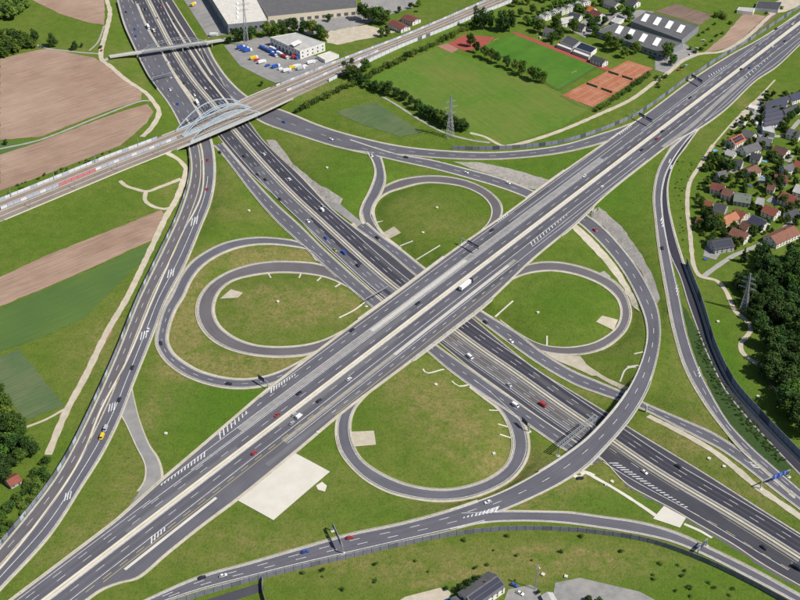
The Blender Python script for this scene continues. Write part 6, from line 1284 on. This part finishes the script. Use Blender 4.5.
for key, lst in CARS.items():
    r_ = ROADS[key]; rows = [(c if len(c) > 3 else c+('car',)) for c in lst]; cnt = {}
    for x, y, c, k in sorted(rows): cnt[(c, k)] = cnt.get((c, k), 0)+1
    seen = {}
    for x, y, c, k in sorted(rows):
        hgt = .6; p = solve(x, y, lambda q: r_.zat(q)+hgt); p[2] -= hgt; p[2] += .03; t = r_.tangent(p); seen[(c, k)] = seen.get((c, k), 0)+1; cn = {'dark': 'black', 'grey': 'dark grey'}.get(c, c)
        lab = f'{cn} {VN[k]} driving on {ROADTXT[key]}' if cnt[(c, k)] == 1 else f'{ORD[seen[(c, k)]-1]} {cn} {VN[k]} from the left on {ROADTXT[key]}'
        # keep right: direction by side of the median
        sgn = 1
        if key == 'A': sgn = 1 if (p-a0)@anrm < OFF0 else -1
        if key == 'B': kk = np.argmin(((bb[:, :2]-p[:2])**2).sum(1)); sgn = 1 if (p-bb[kk])@bsv[kk] < 0 else -1
        vehicle(p, math.atan2(t[1]*sgn, t[0]*sgn), c, lab, k)
# parked vehicles
yard = [(240, 49, 'blue', 'lorry', .5), (244, 50.5, 'blue', 'lorry', .5), (247, 52, 'blue', 'lorry', .5), (262, 49, 'blue', 'lorry', -.7), (266, 51, 'blue', 'lorry', -.7), (270, 53, 'blue', 'lorry', -.7), (272, 50, 'white', 'lorry', -.7), (276, 53, 'blue', 'lorry', -.7), (273, 56, 'blue', 'lorry', -.7), (279, 55, 'white', 'lorry', -.7), (284, 58, 'red', 'lorry', -.7), (253, 59.5, 'yellow', 'lorry', .6), (257, 61, 'red', 'van', .6), (261, 63.5, 'white', 'lorry', .6), (268, 66.5, 'blue', 'van', .6), (275, 68, 'blue', 'lorry', .6), (281, 70, 'white', 'van', .6), (294, 58.5, 'red', 'lorry', .9), (298, 59, 'blue', 'lorry', .9), (286, 72, 'white', 'lorry', .5), (292, 69, 'yellow', 'lorry', .5), (296, 68, 'white', 'lorry', .5), (300, 70, 'silver', 'lorry', .5), (305, 67, 'white', 'van', .5), (310, 64, 'white', 'lorry', .5), (316, 62, 'silver', 'van', .5), (290, 73, 'silver', 'car', .5)]
cnt = {}; tot = {}
for v in yard: tot[(v[2], v[3])] = tot.get((v[2], v[3]), 0)+1
for x, y, c, k, a in sorted(yard):
    cnt[(c, k)] = cnt.get((c, k), 0)+1
    vehicle(gp(x, y)+[0, 0, .22], a, c, (f'{ORD[cnt[(c, k)]-1]} {c} {VN[k]} from the left parked in the truck yard' if tot[(c, k)] > 1 else f'{c} {VN[k]} parked in the truck yard'), k, 'vehicles in the truck yard')
for k, (x, y, c, kd, a, t) in enumerate([(307, 17, 'yellow', 'lorry', .15, 'yellow box lorry left of three at the ramps of the long hall'), (319, 15.5, 'yellow', 'lorry', .15, 'yellow box lorry in the middle at the ramps of the long hall'), (344, 13, 'yellow', 'lorry', .15, 'yellow box lorry towards the right end of the long hall'), (351, 11, 'blue', 'lorry', .15, 'blue box lorry at the right end of the long hall'), (361, 10, 'yellow', 'lorry', .15, 'yellow box lorry beyond the long hall'), (580, 479, 'dark', 'car', .2, 'black car parked under the end of the flyover'), (44, 47.5, 'dark', 'car', .1, 'black car on the meadow lane at upper left'), (41, 47, 'grey', 'car', .1, 'dark grey car behind the black car on the meadow lane'), (101, 48, 'dark', 'van', 1.5, 'black van on the pale farm road'), (101.5, 51, 'red', 'car', 1.5, 'red car on the pale farm road'), (679, 70.5, 'red', 'car', .5, 'red car parked by the sandy track'), (682, 68, 'dark', 'car', .5, 'black car parked by the sandy track'), (686, 66, 'silver', 'car', .5, 'silver car parked by the sandy track'), (520, 594, 'white', 'car', -.6, 'white car in the yard of the bottom house'), (514, 586, 'blue', 'car', -.4, 'blue car beside the bottom house'), (757, 125, 'white', 'van', .9, 'white van on the upper village street'), (213, 36, 'white', 'lorry', .1, 'white box lorry by the big white roofed hall'), (193, 6, 'yellow', 'lorry', 1.2, 'yellow lorry in the yard left of the big hall'), (416, 12, 'dark', 'car', .2, 'black car on the grey yard at top'), (448, 601, 'blue', 'car', .5, 'blue car at the bottom edge in the sandy yard')]):
    vehicle(gp(x, y)+[0, 0, .22], a, c, t, kd, 'parked vehicles')
pk = [(540, 38, 'white'), (545, 40, 'silver'), (552, 44, 'dark'), (600, 31, 'white'), (603, 29, 'dark'), (597, 33, 'silver'), (588, 24, 'white'), (580, 30, 'white'), (584, 33, 'dark'), (676, 58, 'white'), (670, 62, 'dark'), (664, 60, 'silver'), (690, 55, 'white'), (694, 52, 'silver'), (697, 49, 'white'), (703, 41, 'white'), (760, 111, 'dark'), (758, 115, 'silver'), (763, 95, 'dark'), (767, 92, 'dark')]
cnt = {}
for x, y, c in sorted(pk):
    cnt[c] = cnt.get(c, 0)+1; vehicle(gp(x, y)+[0, 0, .22], rng.uniform(0, 3.1), c, f'{ORD[cnt[c]-1]} {"black" if c == "dark" else c} car from the left parked by the top right houses and halls', 'car', 'cars parked at top right')
